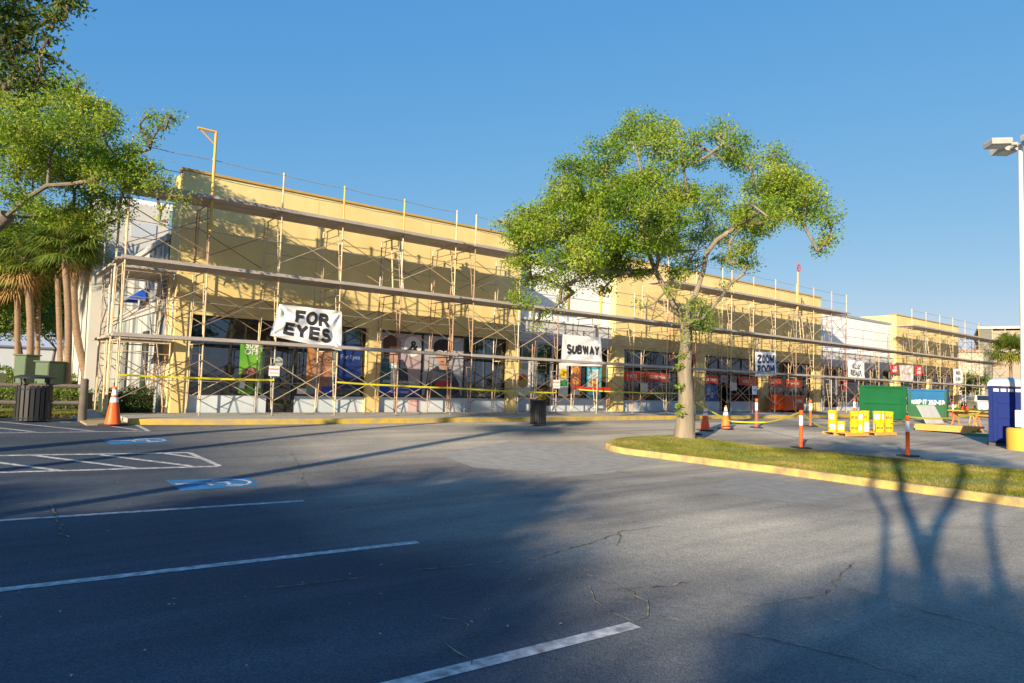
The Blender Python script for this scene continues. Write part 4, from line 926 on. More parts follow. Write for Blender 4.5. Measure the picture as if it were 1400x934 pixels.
poster('large close-up face poster of a person in round glasses', 8.35, 9.32, 1.02, 2.72, PY - .02, mat('poster_teal_grey', (.18, .26, .27), .5),
       [(mat('poster_orange', (.45, .20, .06), .5), [(0, .15), (0, .98), (.22, .98), (.20, .15)]), (SKIN, ell(.55, .58, .40, .36)), (HAIR, ell(.58, .94, .44, .14)), (SKIN, [(.3, 0), (.34, .3), (.8, .3), (.86, 0)]), (BLKT, ell(.38, .66, .14, .055)), (SKIN, ell(.38, .66, .11, .042)), (BLKT, ell(.74, .66, .14, .055)), (SKIN, ell(.74, .66, .11, .042)), (BLKT, ell(.38, .66, .035, .02)), (BLKT, ell(.74, .66, .035, .02)), (LIPS, ell(.56, .42, .12, .025)), (mat('poster_nose', (.34, .15, .09), .5), [(.52, .62), (.49, .50), (.63, .50)]), (BLUB, [(.52, 0), (.52, .16), (1, .16), (1, 0)])])
poster('navy poster with pale lettering beside the second pilaster', 9.42, 10.22, 1.25, 2.72, PY - .02, NAVB, [], [('For Eyes', .20, .5, .70, mat('faint_letter', (.22, .32, .50), .5), .0)])
t = thing('round_sticker', 'round pale sticker on the corner shop door', 'sign', (7.42, 20.96, 2.02)); MB().poly([(.15 * math.cos(a * .2618), 0, .15 * math.sin(a * .2618)) for a in range(24)]).build('disc', mat('sticker_grey', (.42, .5, .48), .5), t)
lettering('WELCOME', .05, BLKT, t, lambda a, b: (a, -.003, b))
poster('white menu poster with a round yellow mark left of the sandwich shop door', 16.95, 17.9, 1.1, 2.5, 21.19, WHTP,
       [(mat('poster_yellow', (.75, .5, .02), .5), ell(.2, .84, .13, .09)), (mat('poster_dark_green', (.02, .25, .06), .5), [(.38, .76), (.38, .92), (.72, .92), (.72, .76)]), (mat('poster_food', (.55, .24, .07), .5), ell(.45, .42, .3, .2)), (DRED, ell(.40, .5, .18, .07)), (mat('poster_lettuce', (.25, .45, .06), .5), ell(.5, .36, .2, .05))],
       [('MEAL', .13, .55, .87, WHTP, .03), ('DEAL', .13, .55, .80, WHTP, .03)])
poster('narrow white price poster with a yellow circle under the tall banner', 19.3, 19.85, 1.1, 2.5, 21.19, WHTP, [(mat('poster_yellow', (.75, .5, .02), .5), ell(.5, .68, .40, .16)), (mat('poster_dark_green', (.02, .25, .06), .5), [(.1, .3), (.1, .48), (.9, .48), (.9, .3)])], [('2', .26, .5, .68, BLKT, .02)])
poster('tall food poster with two sandwiches behind the glass', 19.98, 20.6, 1.1, 2.5, 21.19, mat('poster_brown', (.22, .07, .04), .5), [(mat('poster_food', (.55, .24, .07), .5), ell(.5, .8, .36, .12)), (mat('poster_food', (.55, .24, .07), .5), ell(.5, .48, .36, .12)), (WHTP, [(.1, .05), (.1, .25), (.9, .25), (.9, .05)])])
poster('teal framed sandwich poster near the right end of the sandwich shop', 20.95, 21.85, 1.05, 2.4, 21.19, mat('poster_cyan', (.05, .40, .50), .5), [(mat('poster_sky', (.45, .65, .75), .5), [(.1, .1), (.1, .92), (.9, .92), (.9, .1)]), (mat('poster_food', (.55, .24, .07), .5), ell(.5, .48, .36, .14)), (DRED, ell(.5, .30, .3, .05))])
SGNO = mat('orange_window_band', (.50, .05, .015), .5)
for x0, x1, tx, lab in [(22.95, 24.45, 'PETS', 'left half of the orange lettered band in the window past the sandwich shop'), (24.62, 26.25, 'GROOMING', 'right half of the orange lettered band in the window past the sandwich shop'), (28.88, 30.2, 'HEALTH SPA', 'orange lettered band directly right of the tree trunk'), (32.0, 33.7, 'DOG GYM', 'orange lettered band right of the glass door past the tree'),
                   (34.7, 36.2, 'AGILITY', 'first orange band past the third pilaster from the tree'), (36.75, 38.4, 'TRAINING', 'wider orange band over the door past the third pilaster')]:
    poster(lab, x0, x1, 1.85, 2.28, 20.972, SGNO, [], [(tx, .22, .5, .5, WHTP, .01)], name='window_band')
poster('blue poster with pale figures right of the tree trunk', 29.0, 30.1, .99, 1.82, 20.972, mat('poster_deep_blue', (.03, .10, .32), .5), [(mat('poster_pale_blue', (.4, .5, .65), .5), ell(.35, .6, .15, .25)), (mat('poster_pale_blue', (.4, .5, .65), .5), ell(.62, .35, .12, .2))])
for x0, z0, lab in [(24.2, 1.35, 'small white notice below the orange band, left of the tree'), (31.35, 1.55, 'white notice on the glass beside the door past the tree'), (8.06, 1.05, 'small white notice low on the corner shop glass by the door')]:
    poster(lab, x0, x0 + (.5 if x0 > 20 else .3), z0, z0 + (.42 if x0 > 20 else .16), 20.972, WHTP, [], [], name='paper_notice')
poster('pinkish paper notice taped to the low wall under the mauve poster', 12.0, 12.5, .50, .93, 20.93, mat('pink_notice', (.62, .45, .44), .7), [], [('NOTICE', .09, .5, .8, DRED, .01)], name='paper_notice')
poster('red hanging sign in the far white shopfront', 43.9, 44.5, 1.7, 2.6, 21.16, DRED, [(WHTP, ell(.5, .5, .3, .12))], name='hanging_sign')

# ------------------------------------------------------------------ scaffolding
FY, BY = 19.0, 20.45; LV = [SWZ, 2.43, 4.33, 6.18]
TM = [GALV, RUST, PALE, PALE, RUST, PALE]
def frame_mesh(h):
    mb = MB(); D = BY - FY; r = .021
    for y, s in ((0, 1), (D, -1)):
        mb.tube([(0, y, 0), (0, y, h)], r, 7)
        iy = y + s * .34
        mb.tube([(0, y + s * .10, .18), (0, y + s * .16, h * .35), (0, iy, h - .06)], .013, 6)
        for z in (.18, .55, .9, 1.25, 1.6):
            if z < h - .1:
                f = z / h; yy = y + s * (.10 + .06 * min(1, (z - .18) / (h * .35 - .18)) + (.18 * max(0, (z - h * .35) / (h * .65)))); mb.tube([(0, y, z), (0, yy, z)], .011, 5)
    mb.tube([(0, 0, h - .05), (0, D, h - .05)], .019, 7)
    mb.tube([(0, .34, h - .30), (0, D - .34, h - .30)], .011, 5)
    return mb
FM = {}
def frame_obj(h, m, parent, x, y, z, rz=0.):
    k = (round(h, 2), m.name)
    if k not in FM:
        o = frame_mesh(h).build('scaffold_frame', m, parent, True); FM[k] = o.data
    else: o = bpy.data.objects.new('scaffold_frame', FM[k]); COL.objects.link(o); o.parent = parent
    o.location = (x, y, z); o.rotation_euler = (0, 0, rz); return o
rsc = random.Random(12)
def plank_mesh(x0, x1, y0, y1, z, nb=5, th=.055, side=True):
    mb = MB(); wd = (y1 - y0) / nb
    for k in range(nb):
        e0, e1 = rsc.uniform(-.12, .02), rsc.uniform(-.02, .12); dz = rsc.uniform(0, .012)
        if x1 - x0 > y1 - y0 or True: yy = rsc.uniform(-.005, .005); mb.box(x0 + e0, x1 + e1, y0 + k * wd + .006 + yy, y0 + (k + 1) * wd - .006 + yy, z + dz, z + dz + th)
    return mb
def scaffold(label, xs, lv_of, deck_of, brace_skip=(), group='scaffold runs along the shopfronts', gaps=(), rail2=(), top_posts=True, redx=None):
    x0 = xs[0]; O = np.array([x0, FY, SWZ])
    t = thing('scaffolding', label, 'scaffolding', O, group=group)
    nb = len(xs) - 1
    for i, x in enumerate(xs):
        nl = max(lv_of(min(i, nb - 1)), lv_of(max(i - 1, 0)))
        for l in range(nl):
            h = LV[l + 1] - LV[l] - .004; m = rsc.choice(TM)
            if redx is not None and abs(x - redx) < .3 and l == 1: m = REDT
            frame_obj(h, m, t, x - x0, 0, LV[l] - SWZ + .002)
        mb = MB()
        for y in (0, BY - FY): mb.box(x - x0 - .09, x - x0 + .09, y - .09, y + .09, .0, .012).box(x - x0 - .2, x - x0 + .2, y - .13, y + .13, -.002 + .0, .001)
        MB().box(x - x0 - .08, x - x0 + .08, -.08, .08, .002, .014).box(x - x0 - .08, x - x0 + .08, BY - FY - .08, BY - FY + .08, .002, .014).tube([(x - x0, 0, .014), (x - x0, 0, .12)], .03, 8).tube([(x - x0, BY - FY, .014), (x - x0, BY - FY, .12)], .03, 8).build('base_plate', GALV, t)
        nlp = nl
        if top_posts and nlp == 3:
            for y in (0,):
                MB().tube([(x - x0, y, LV[3] - SWZ), (x - x0, y, 7.33 - SWZ)], .024, 7).tube([(x - x0, y, LV[3] - SWZ), (x - x0, y, LV[3] - SWZ + .10)], .034, 8).tube([(x - x0, y, 7.25 - SWZ), (x - x0, y, 7.30 - SWZ)], .034, 8).build('guard_post', rsc.choice([PALE, PALE, YELT]), t)
        elif nl == 2:
            MB().tube([(x - x0, 0, LV[2] - SWZ), (x - x0, 0, 5.45 - SWZ)], .022, 7).build('guard_post', rsc.choice([PALE, GALV]), t)
    for i in range(nb):
        a, b = xs[i] - x0, xs[i + 1] - x0; nl = lv_of(i)
        if b - a < 1.2: continue
        for l in range(nl):
            z0, z1 = LV[l] - SWZ, LV[l + 1] - SWZ
            for y, key in ((-.035, 'f'), (BY - FY + .035, 'b')):
                if (i, l, key) in brace_skip or rsc.random() < .03: continue
                za, zb = z0 + .42, z1 - .48
                m = BRACE if rsc.random() < .6 else BRACED
                mb = MB().tube([(a, y, za), (b, y, zb)], .013, 6).tube([(a, y - .02, zb), (b, y - .02, za)], .013, 6)
                mb.build('cross_brace', m, t)
            if l >= 1: # mid rail over the deck below
                z = z0 + 1.02
                MB().tube([(a, .03, z), ((a + b) / 2, .03, z - .02), (b, .03, z)], .010, 5).build('guard_rail', GALV, t)
            if rsc.random() < .8: MB().tube([(a, BY - FY - .05, z0 + .9), (b, BY - FY - .05, z0 + .9)], .011, 5).build('guard_rail', GALV, t)
        for l in deck_of(i):
            z = LV[l] - SWZ + .02
            if l == 1: y0, y1, n_ = -.12, .80, 4
            else: y0, y1, n_ = -.14, 1.06, 5
            plank_mesh(a - .08, b + .08, y0, y1, z + .001, n_).build('plank_deck', WOOD, t)
            # toe board / side beam
            MB().box(a - .14 + rsc.uniform(-.05, .05), b + .10 + rsc.uniform(-.05, .1), y0 - .045 - (i % 2) * .005, y0 - .002, z - .012 + (i % 2) * .004, z + .078 + (i % 2) * .004).build('deck_edge', WOOD, t)
        if nl == 3:
            for z in (7.26, 6.78):
                zz = z - SWZ; MB().tube([(a, 0, zz), ((a + b) / 2, 0, zz - .03), (b, 0, zz)], .011, 5).build('guard_cable', GALV, t)
        if nl == 2:
            for z in (5.40, 4.9):
                zz = z - SWZ; MB().tube([(a, 0, zz), (b, 0, zz)], .014, 5).build('guard_rail', GALV, t)
    return t
X1 = [2.82, 4.73, 6.62, 8.46, 10.5, 12.5]; X2 = [13.3, 15.3, 17.2, 19.35, 21.45, 23.6, 25.6, 27.6]; X3 = [28.35, 30.2, 32.2, 34.25, 36.05, 38.05, 39.8, 41.9, 44.0, 46.1]; X4 = [48.9, 51.2, 53.6, 56.0, 58.4, 61.3, 64.3, 67.4]
s1 = scaffold('left scaffold run wrapping the yellow corner, hung with the two line banner', X1, lambda i: 3, lambda i: [1, 2, 3])
# filler bay between the two left runs and between the middle runs is bridged by decks
s2 = scaffold('second scaffold run from the mauve poster past the oak trunk', X2, lambda i: 3 if i < 1 or i >= 5 else 2, lambda i: [1, 2, 3] if i < 1 or i >= 5 else [1, 2], redx=25.6)
s3 = scaffold('third scaffold run right of the oak trunk with a warning flag', X3, lambda i: 3 if i < 6 else 2, lambda i: [1, 2, 3] if i < 6 else [1, 2])
s4 = scaffold('farthest scaffold run around the last yellow block', X4, lambda i: 3, lambda i: [1, 2, 3])
for s_, xa, xb, O in ((s1, 12.5, 13.3, X1[0]), (s2, 27.6, 28.35, X2[0]), (s3, 46.1, 48.9, X3[0])):
    for l in (1, 2, 3):
        if l == 3 and xb > 40: continue
        plank_mesh(xa - O + .1, xb - O - .1, -.14, 1.2, LV[l] - SWZ + .03, 5).build('plank_deck', WOOD, s_)
# return along the side wall
t = s1; rx = -0.02
for yi, (y, nl) in enumerate(((BY + .1, 2), (22.55, 2))):
    for l in range(nl):
        h = LV[l + 1] - LV[l] - .004
        frame_obj(h, rsc.choice(TM), t, 0, y - FY, LV[l] - SWZ + .002, R(-90)); 
for xx in (-.0, 1.43):
    for l in range(2): frame_obj(LV[l + 1] - LV[l] - .004, rsc.choice(TM), t, xx, 1.98, LV[l] - SWZ + .002)
for l in (0, 1):
    MB().tube([(.0, 1.5, LV[l] - SWZ + .3), (1.45, 1.5, LV[l + 1] - SWZ - .4)], .013, 6).build('cross_brace', BRACED, t); MB().tube([(.0, 3.5, LV[l] - SWZ + .3), (1.45, 3.5, LV[l + 1] - SWZ - .4)], .013, 6).build('cross_brace', BRACED, t); MB().tube([(.0, 3.52, LV[l + 1] - SWZ - .4), (1.45, 3.52, LV[l] - SWZ + .3)], .013, 6).build('cross_brace', BRACE, t)
for l in (0, 1):
    z0, z1 = LV[l] - SWZ + .42, LV[l + 1] - SWZ - .48
    for x in (.0, 1.43):
        MB().tube([(x, 1.62, z0), (x, 3.5, z1)], .013, 6).tube([(x + .02, 1.62, z1), (x + .02, 3.5, z0)], .013, 6).build('cross_brace', BRACED, t)
for z in (4.95, 5.35): MB().tube([(0, BY + .1 - FY, z - SWZ), (0, 22.55 - FY, z - SWZ)], .012, 5).build('guard_rail', GALV, t)
for y in (22.55,):
    for x in (0, 1.45): MB().tube([(x, y - FY, LV[2] - SWZ), (x, y - FY, 5.45 - SWZ)], .022, 7).build('guard_post', GALV, t)
for l in (1, 2):
    mb = MB()
    for k in range(6): mb.box(-.12 + k * .27, -.12 + k * .27 + .255, BY - FY + .02, 22.95 - FY, LV[l] - SWZ + .021, LV[l] - SWZ + .075)
    mb.build('plank_deck', WOOD, t)
# extra rails near the left corner post, tall pole
MB().tube([(0, .0, 7.33 - SWZ), (0, 0, 7.45 - SWZ)], .022, 6).build('guard_post', PALE, t)
# ladders leaning on decks
def ladder(label, x, z0, z1, y0, y1, wd=.4, m=PALE):
    t = thing('ladder', label, 'ladder', (x, y0, z0), group='ladders on the scaffold'); H = z1 - z0; Dy = y1 - y0
    for s in (0, wd): MB().tube([(s + .06 * (1 if s == 0 else -1), 0, 0), (s + .1 * (1 if s == 0 else -1), Dy, H)], .026, 6).build('side_rail', m, t)
    n_ = int(H / .3)
    for k in range(1, n_): MB().tube([(.06, Dy * k / n_, H * k / n_), (wd - .06, Dy * k / n_, H * k / n_)], .016, 6).build('rung', m, t)
ladder('pale ladder standing on the middle deck of the left run', 10.28, LV[2] + .09, LV[3] - .04, 19.25, 19.55, .5)
ladder('pale ladder between the middle and top deck by the warning flag', 35.2, LV[2] + .09, LV[3] + .35, 19.3, 19.5, .45)
ladder('pale ladder between the decks on the last yellow block', 52.0, LV[2] + .09, LV[3] - .02, 19.3, 19.5, .6)
ladder('pale ladder standing above the square banner past the oak', 30.9, LV[1] + .09, LV[2] - .03, 19.25, 19.4, .5, WHT)
# hoist arm and flag pole
t = thing('hoist_arm', 'tall yellow hoist pole with a short bracket above the left run', 'hoist', (4.73, 18.93, 5.3))
MB().tube([(0, 0, 0), (0, 0, 2.72)], .035, 8).build('pole', YELT, t); MB().tube([(.02, 0, 2.70), (-.46, 0, 2.70)], .034, 6).build('arm', YELT, t); MB().tube([(0, 0, 2.35), (-.38, 0, 2.67)], .018, 6).build('brace', YELT, t)
t = thing('hoist_arm', 'yellow and red pole with a round red warning plate above the third run', 'hoist', (34.25, 18.93, 5.9))
MB().tube([(0, 0, 0), (0, 0, 2.1)], .04, 8).build('pole', YELT, t)
MB().tube([(0, 0, 2.1), (0, 0, 2.62)], .03, 8).build('red_tip', REDT, t)
MB().tube([(0 + 0.17 * math.cos(a * .3927), -.05, 2.28 + .17 * math.sin(a * .3927)) for a in range(17)], .03, 6, caps=False).tube([(-.15, -.05, 2.28), (.15, -.05, 2.28)], .02, 6).build('ring_plate', REDT, t)
for x, lab in ((18.2, 'short yellow post above the middle deck behind the oak leaves'), (19.42, 'yellow guard post beside the tall word banner')):
    tag(MB().tube([(0, 0, 0), (.0, 0, 1.1)], .045, 8).build('yellow_post', YELT), lab, 'post').location = (x, 19.5 if x < 19 else 18.94, LV[2] + .1)

# ------------------------------------------------------------------ banners
def banner(label, quad, Y, lines, m=BANN, tm=BLKT, amp=.035, group='banners tied to the scaffold', seed=0, bold=.055, sag=.0, pull=None):
    """quad: pixel corners TL,TR,BR,BL taken at depth Y -> real size sheet"""
    Q = [onY(px_, py_, Y) for px_, py_ in quad]; O = Q[0]
    def base(u, v): # v down
        return (1 - u) * (1 - v) * Q[0] + u * (1 - v) * Q[1] + u * v * Q[2] + (1 - u) * v * Q[3]
    W = np.linalg.norm(Q[1] - Q[0]); H = np.linalg.norm(Q[3] - Q[0])
    rg = np.random.default_rng(seed); ws = [(rg.uniform(3, 9), rg.uniform(2, 8), rg.uniform(0, 6), rg.uniform(.25, 1)) for _ in range(6)]
    def wob(u, v):
        s = sum(a * math.sin(fx * u * 2 + fy * v * 2 * (1 if k % 2 else -1) + ph) for k, (fx, fy, ph, a) in enumerate(ws)) / 3
        # tension folds from the corners
        for (cu, cv, sg) in ((0, 0, 1), (1, 0, -1), (0, 1, 1), (1, 1, -1)):
            du, dv = (u - cu) * W, (v - cv) * H; r = math.hypot(du, dv) + .02; an = math.atan2(dv, du)
            s += .9 * math.exp(-r * 1.4) * math.sin(an * 9 + cu * 2 + cv)
        e = min(1, 6 * min(u, 1 - u) + .25); return s * amp * e
    def P(u, v, off=0.): 
        p = base(u, v) - O; p = p + np.array([0, -.06 + wob(u, v) - off, -sag * 4 * u * (1 - u) * (v)]); return p
    t = thing('banner', label, 'banner', O, group=group)
    mb = MB(); nu, nv = 44, 30
    for j in range(nv + 1):
        for i in range(nu + 1): mb.v.append(tuple(P(i / nu, j / nv)))
    for j in range(nv):
        for i in range(nu): a = j * (nu + 1) + i; mb.f.append((a, a + 1, a + nu + 2, a + nu + 1))
    mb.build('sheet', m, t, True)
    for (txt, sz, u, v, sx) in lines:
        block_text(txt, sz * H * .79, tm, t, lambda a, b, u=u, v=v: P(u + a / W, v - b / H, .018), sx=sx)
    return t
banner('white vinyl banner with two lines of bold black words, leftmost on the scaffold', [(381, 416), (466, 426), (466.5, 480), (368, 459)], 18.93, [('FOR', .46, .53, .29, .92), ('EYES', .46, .49, .69, .92)], amp=.05, seed=1)
banner('white vinyl banner with one long bold word beside the second white shopfront', [(768, 457), (820, 462), (822, 501), (765, 500)], 18.93, [('SUBWAY', .40, .52, .46, .66)], amp=.022, seed=2)
banner('wrinkled white banner with two four letter words past the oak trunk', [(1031, 481), (1059, 482), (1060, 513), (1031, 515)], 18.93, [('ZOOM', .46, .5, .29, .72), ('ROOM', .46, .5, .72, .72)], amp=.035, seed=3, tm=mat('dark_blue_letter', (.02, .04, .12), .6))
banner('crumpled white beauty shop banner on the far white shopfront', [(1157.5, 491), (1180, 495), (1181, 519), (1157.5, 516)], 18.93, [('ALLY', .38, .52, .32, .8), ('BEAUTY', .40, .52, .70, .62)], amp=.06, seed=4, tm=mat('grey_letter', (.08, .09, .10), .6))
REDB = mat('red_banner', (.70, .02, .03), .5)
banner('small red banner with white words left of the beige sheet', [(1216.5, 498), (1227, 500), (1226.5, 511.5), (1216.5, 510)], 18.93, [('WE ARE', .42, .5, .28, .5), ('OPEN', .45, .5, .70, .7)], m=REDB, tm=WHTP, amp=.03, seed=5)
banner('beige banner with a faint brown word between two red ones', [(1228, 499), (1247.5, 500), (1247.5, 522), (1230, 521.5)], 18.93, [('SALON', .22, .5, .5, .9)], m=mat('beige_banner', (.62, .56, .50), .6), tm=mat('tan_letter', (.42, .30, .22), .6), amp=.03, seed=6)
banner('small red banner with white words right of the beige sheet', [(1249.5, 500), (1259.5, 501), (1259.5, 514), (1250, 513)], 18.93, [('WE ARE', .42, .5, .28, .5), ('OPEN', .45, .5, .70, .7)], m=REDB, tm=WHTP, amp=.03, seed=7)
banner('small white nail salon banner on the last scaffold run', [(1302, 504), (1314.5, 504.5), (1315, 524), (1302, 523.5)], 18.93, [('NAILS', .32, .5, .28, .7), ('& SPA', .32, .5, .72, .7)], amp=.02, seed=8, tm=mat('grey_letter', (.08, .09, .10), .6))
# small pole signs
def pole_sign(label, x, z, w_, h_, txts, Y=18.93, group='small signs wired to scaffold posts', shape='rect'):
    t = thing('pole_sign', label, 'sign', (x, Y, z), group=group)
    MB().box(-w_ / 2, w_ / 2, -.01, 0, -h_ / 2, h_ / 2).build('plate', WHTP, t, bevel=.004)
    for tx, sz, dz, m_ in txts: lettering(tx, sz, m_, t, lambda a, b, dz=dz: (a, -.013, b + dz), bold=.01)
pole_sign('white plate with red text on a post by the corner shop door', 6.60, 1.72, .30, .28, [('ENTRANCE', .065, .05, DRED), ('< < < <', .075, -.06, DRED)])
pole_sign('white plate with red text on a post by the sandwich shop', 17.15, 1.60, .34, .32, [('ENTRANCE', .07, .06, DRED), ('< < < <', .08, -.07, DRED)])
pole_sign('pale round-cornered plate on a post past the oak', 30.25, 1.6, .42, .42, [('OPEN', .12, 0, BLUB)])
# red strap
o = MB().box(0, 2.2, 0, .01, 0, .11).build('red_danger_tape', REDP); tag(o, 'red danger tape strip across the sandwich shop scaffold', 'tape'); o.location = (18.9, 19.9, 1.42)

# ------------------------------------------------------------------ caution tape
def tapem():
    m = bpy.data.materials.new('printed_caution_tape'); m.use_nodes = True; n = m.node_tree; P_ = n.nodes['Principled BSDF']; P_.inputs['Roughness'].default_value = .4
    P_.inputs['Base Color'].default_value = (.62, .56, .02, 1); return m
TP = tapem()
def tape(label, pts, sag=.08, wd=.052, letters=False, group='yellow caution tape'):
    pts = [np.array(p, float) for p in pts]; O = pts[0]; t = thing('caution_tape', label, 'tape', O, group=group)
    mb = MB(); prev = None
    for a, b in zip(pts[:-1], pts[1:]):
        k = 14; L = np.linalg.norm(b - a)
        for i in range(k + 1):
            f = i / k; p = a + (b - a) * f - O - np.array([0, 0, sag * L * .25 * 4 * f * (1 - f)]); tw2 = .25 * math.sin(f * 9 + a[0])
            v0 = len(mb.v); up = np.array([0, math.sin(tw2), math.cos(tw2)]) * wd / 2
            mb.v += [tuple(p - up), tuple(p + up)]
            if prev is not None: mb.f.append((prev, v0, v0 + 1, prev + 1))
            prev = v0
    mb.build('ribbon', TP, t)
    if letters:
        for a, b in zip(pts[:-1], pts[1:]):
            L = abs(b[0] - a[0]); k = max(1, int(L / .62))
            for j in range(k):
                f = (j + .5) / k; 
                def fn(x, y, a=a, b=b, f=f, L=L):
                    g_ = f + x / L; p = a + (b - a) * g_ - O - np.array([0, 0, sag * np.linalg.norm(b - a) * .25 * 4 * g_ * (1 - g_)]); return p + np.array([0, -.022, y * .9])
                lettering('CAUTION', .062, BLKT, t, fn, bold=.01)
fy = 18.94; zt = 1.47
tape('yellow caution tape across the left run from the corner cone to the door', [(2.82, fy, 1.50), (4.73, fy, 1.47), (6.62, fy, 1.47)], .02, letters=True)
tape('yellow caution tape across the two big model posters', [(8.46, fy, 1.46), (10.5, fy, 1.40), (12.5, fy, 1.37), (15.3, fy, 1.30), (17.15, fy, 1.28)], .02)
tape('yellow caution tape across the sandwich shopfront', [(19.0, fy + .8, 1.42), (21.45, fy, 1.36), (23.6, fy, 1.36), (25.6, fy, 1.42)], .03)
# ------------------------------------------------------------------ delineators and cones
def delineator(label, base, m, h=1.07, r=.05):
    t = thing('delineator_post', label, 'delineator', base, rz=rsc.uniform(0, 1.5), group='orange delineator posts around the work area')
    MB().obox((0, 0, .02), (.2, 0, 0), (0, .2, 0), (0, 0, .02)).build('rubber_base', RUBB, t, bevel=.008)
    MB().lathe([(r * 1.15, .04), (r * 1.05, .12), (r, .2), (r * .95, h - .1), (r * 1.1, h - .08), (r * 1.1, h - .02), (r * .6, h)], n=14).build('post', m, t, True)
    for z0, z1 in ((h * .60, h * .86),):
        MB().lathe([(r * 1.03, z0), (r * 1.01, z1)], n=14, caps=False).build('reflective_band', REFL, t, True)
    return t
dl = [((1095, 613), ORG, 'orange delineator nearest the yellow pails, tape tied to its top'), ((1241, 624), ORG, 'nearest orange delineator by the grass island on the right'), ((1034, 585), PINK, 'pink faded delineator between the oak trunk and the pails'),
      ((948, 594), PINK, 'pink delineator right behind the oak trunk'), ((1108, 583), ORG, 'orange delineator in front of the orange tool chest'), ((1168, 576), ORG, 'orange delineator beside the green dumpster'), ((1303, 576), PINK, 'distant pink delineator between the blue dumpster and the sawhorse')]
DP = []
for p, m, lab in dl: b = G(*p); DP.append(b); delineator(lab, b, m)
H_ = np.array([0, 0, 1.03])
tape('sagging yellow tape between the delineator behind the oak and the one by the pails', [DP[3] + H_, G(1000, 590) + np.array([0, 0, .34]), G(1045, 592) + np.array([0, 0, .36]), DP[0] + H_], .05, .05)
tape('yellow tape dipping from the orange delineator to the pallet of pails', [DP[0] + H_, G(1150, 590) + np.array([0, 0, .3])], .15, .05)
tape('yellow tape from the pails to the nearest delineator and on to the navy toilet', [G(1212, 588) + np.array([0, 0, .4]), DP[1] + H_, G(1352, 603) + np.array([0, 0, 1.15]), G(1384, 608) + np.array([0, 0, 1.2])], .06, .05)
def cone(label, base, h, m, s=1.):
    t = thing('traffic_cone', label, 'cone', base, rz=rsc.uniform(0, 1.5), group='traffic cones'); 
    MB().obox((0, 0, .022), (.19 * s, 0, 0), (0, .19 * s, 0), (0, 0, .022)).build('rubber_base', RUBB, t, bevel=.01)
    MB().lathe([(.155 * s, .044), (.145 * s, .07), (.03 * s, h - .02), (.022 * s, h)], n=20).build('cone_body', m, t, True)
    def rad(z): return (.145 + (.03 - .145) * (z - .07) / (h - .09)) * s + .002
    for z0, z1 in ((h * .60, h * .72), (h * .78, h * .92)): MB().lathe([(rad(z0), z0), (rad(z1), z1)], n=20, caps=False).build('reflective_collar', REFL, t, True)
cone('orange traffic cone at the left end of the kerb', G(154, 582) + np.array([0, 0, .0]), .9, ORG, 1.15)
cone('bright red orange traffic cone right of the oak trunk', G(964, 589), .82, ORG, 1.1)
cone('faded orange traffic cone beside the brighter one', G(992, 587), .82, ORGF, 1.1)

# ------------------------------------------------------------------ bins
def bin_(label, base, r, h, lid):
    t = thing('litter_bin', label, 'bin', base, group='slatted litter bins')
    MB().lathe([(r * .9, .06), (r * .93, h * .95)], n=24).build('liner', mat('bin_liner', (.012, .013, .015), .5), t, True)
    n_ = 22
    for k in range(n_):
        a = 2 * math.pi * k / n_; c, s = math.cos(a), math.sin(a)
        if lid:
            zz = [(r, .04), (r, h)]
        else: zz = [(r * 1.0, .04), (r * .98, h * .5), (r * 1.0, h * .85), (r * 1.14, h)]
        mb = MB(); w2 = r * .105
        for q in range(len(zz) - 1):
            (r0, z0), (r1, z1) = zz[q], zz[q + 1]
            pts = [(c * r0 - s * w2, s * r0 + c * w2, z0), (c * r0 + s * w2, s * r0 - c * w2, z0), (c * r1 + s * w2, s * r1 - c * w2, z1), (c * r1 - s * w2, s * r1 + c * w2, z1)]
            o4 = [(p[0] + c * .012, p[1] + s * .012, p[2]) for p in pts]; b = len(mb.v); mb.v += pts + o4
            mb.f += [tuple(b + i for i in f) for f in ((0, 1, 2, 3), (7, 6, 5, 4), (0, 4, 5, 1), (1, 5, 6, 2), (2, 6, 7, 3), (3, 7, 4, 0))]
        mb.build('slat', BLK, t)
    for z in (.10, h * .9): MB().tube([(r * 1.03 * math.cos(k * .2618), r * 1.03 * math.sin(k * .2618), z) for k in range(25)], .014, 6, caps=False).build('hoop', BLK, t)
    if lid:
        for k in range(4): a = k * 1.57 + .6; MB().tube([(r * .95 * math.cos(a), r * .95 * math.sin(a), h - .02), (r * .95 * math.cos(a), r * .95 * math.sin(a), h + .16)], .03, 6).build('lid_strut', BLK, t)
        MB().lathe([(r * 1.2, h + .16), (r * 1.22, h + .20), (r * .8, h + .24), (.02, h + .25)], n=28).build('lid', BLK, t, True)
    return t
bin_('large black slatted litter bin with a flat lid by the wooden fence', G(44, 576.5), .36, .86, True)
bin_('black slatted open litter bin at the kerb in front of the sandwich shop', G(735.5, 582), .235, .80, False)
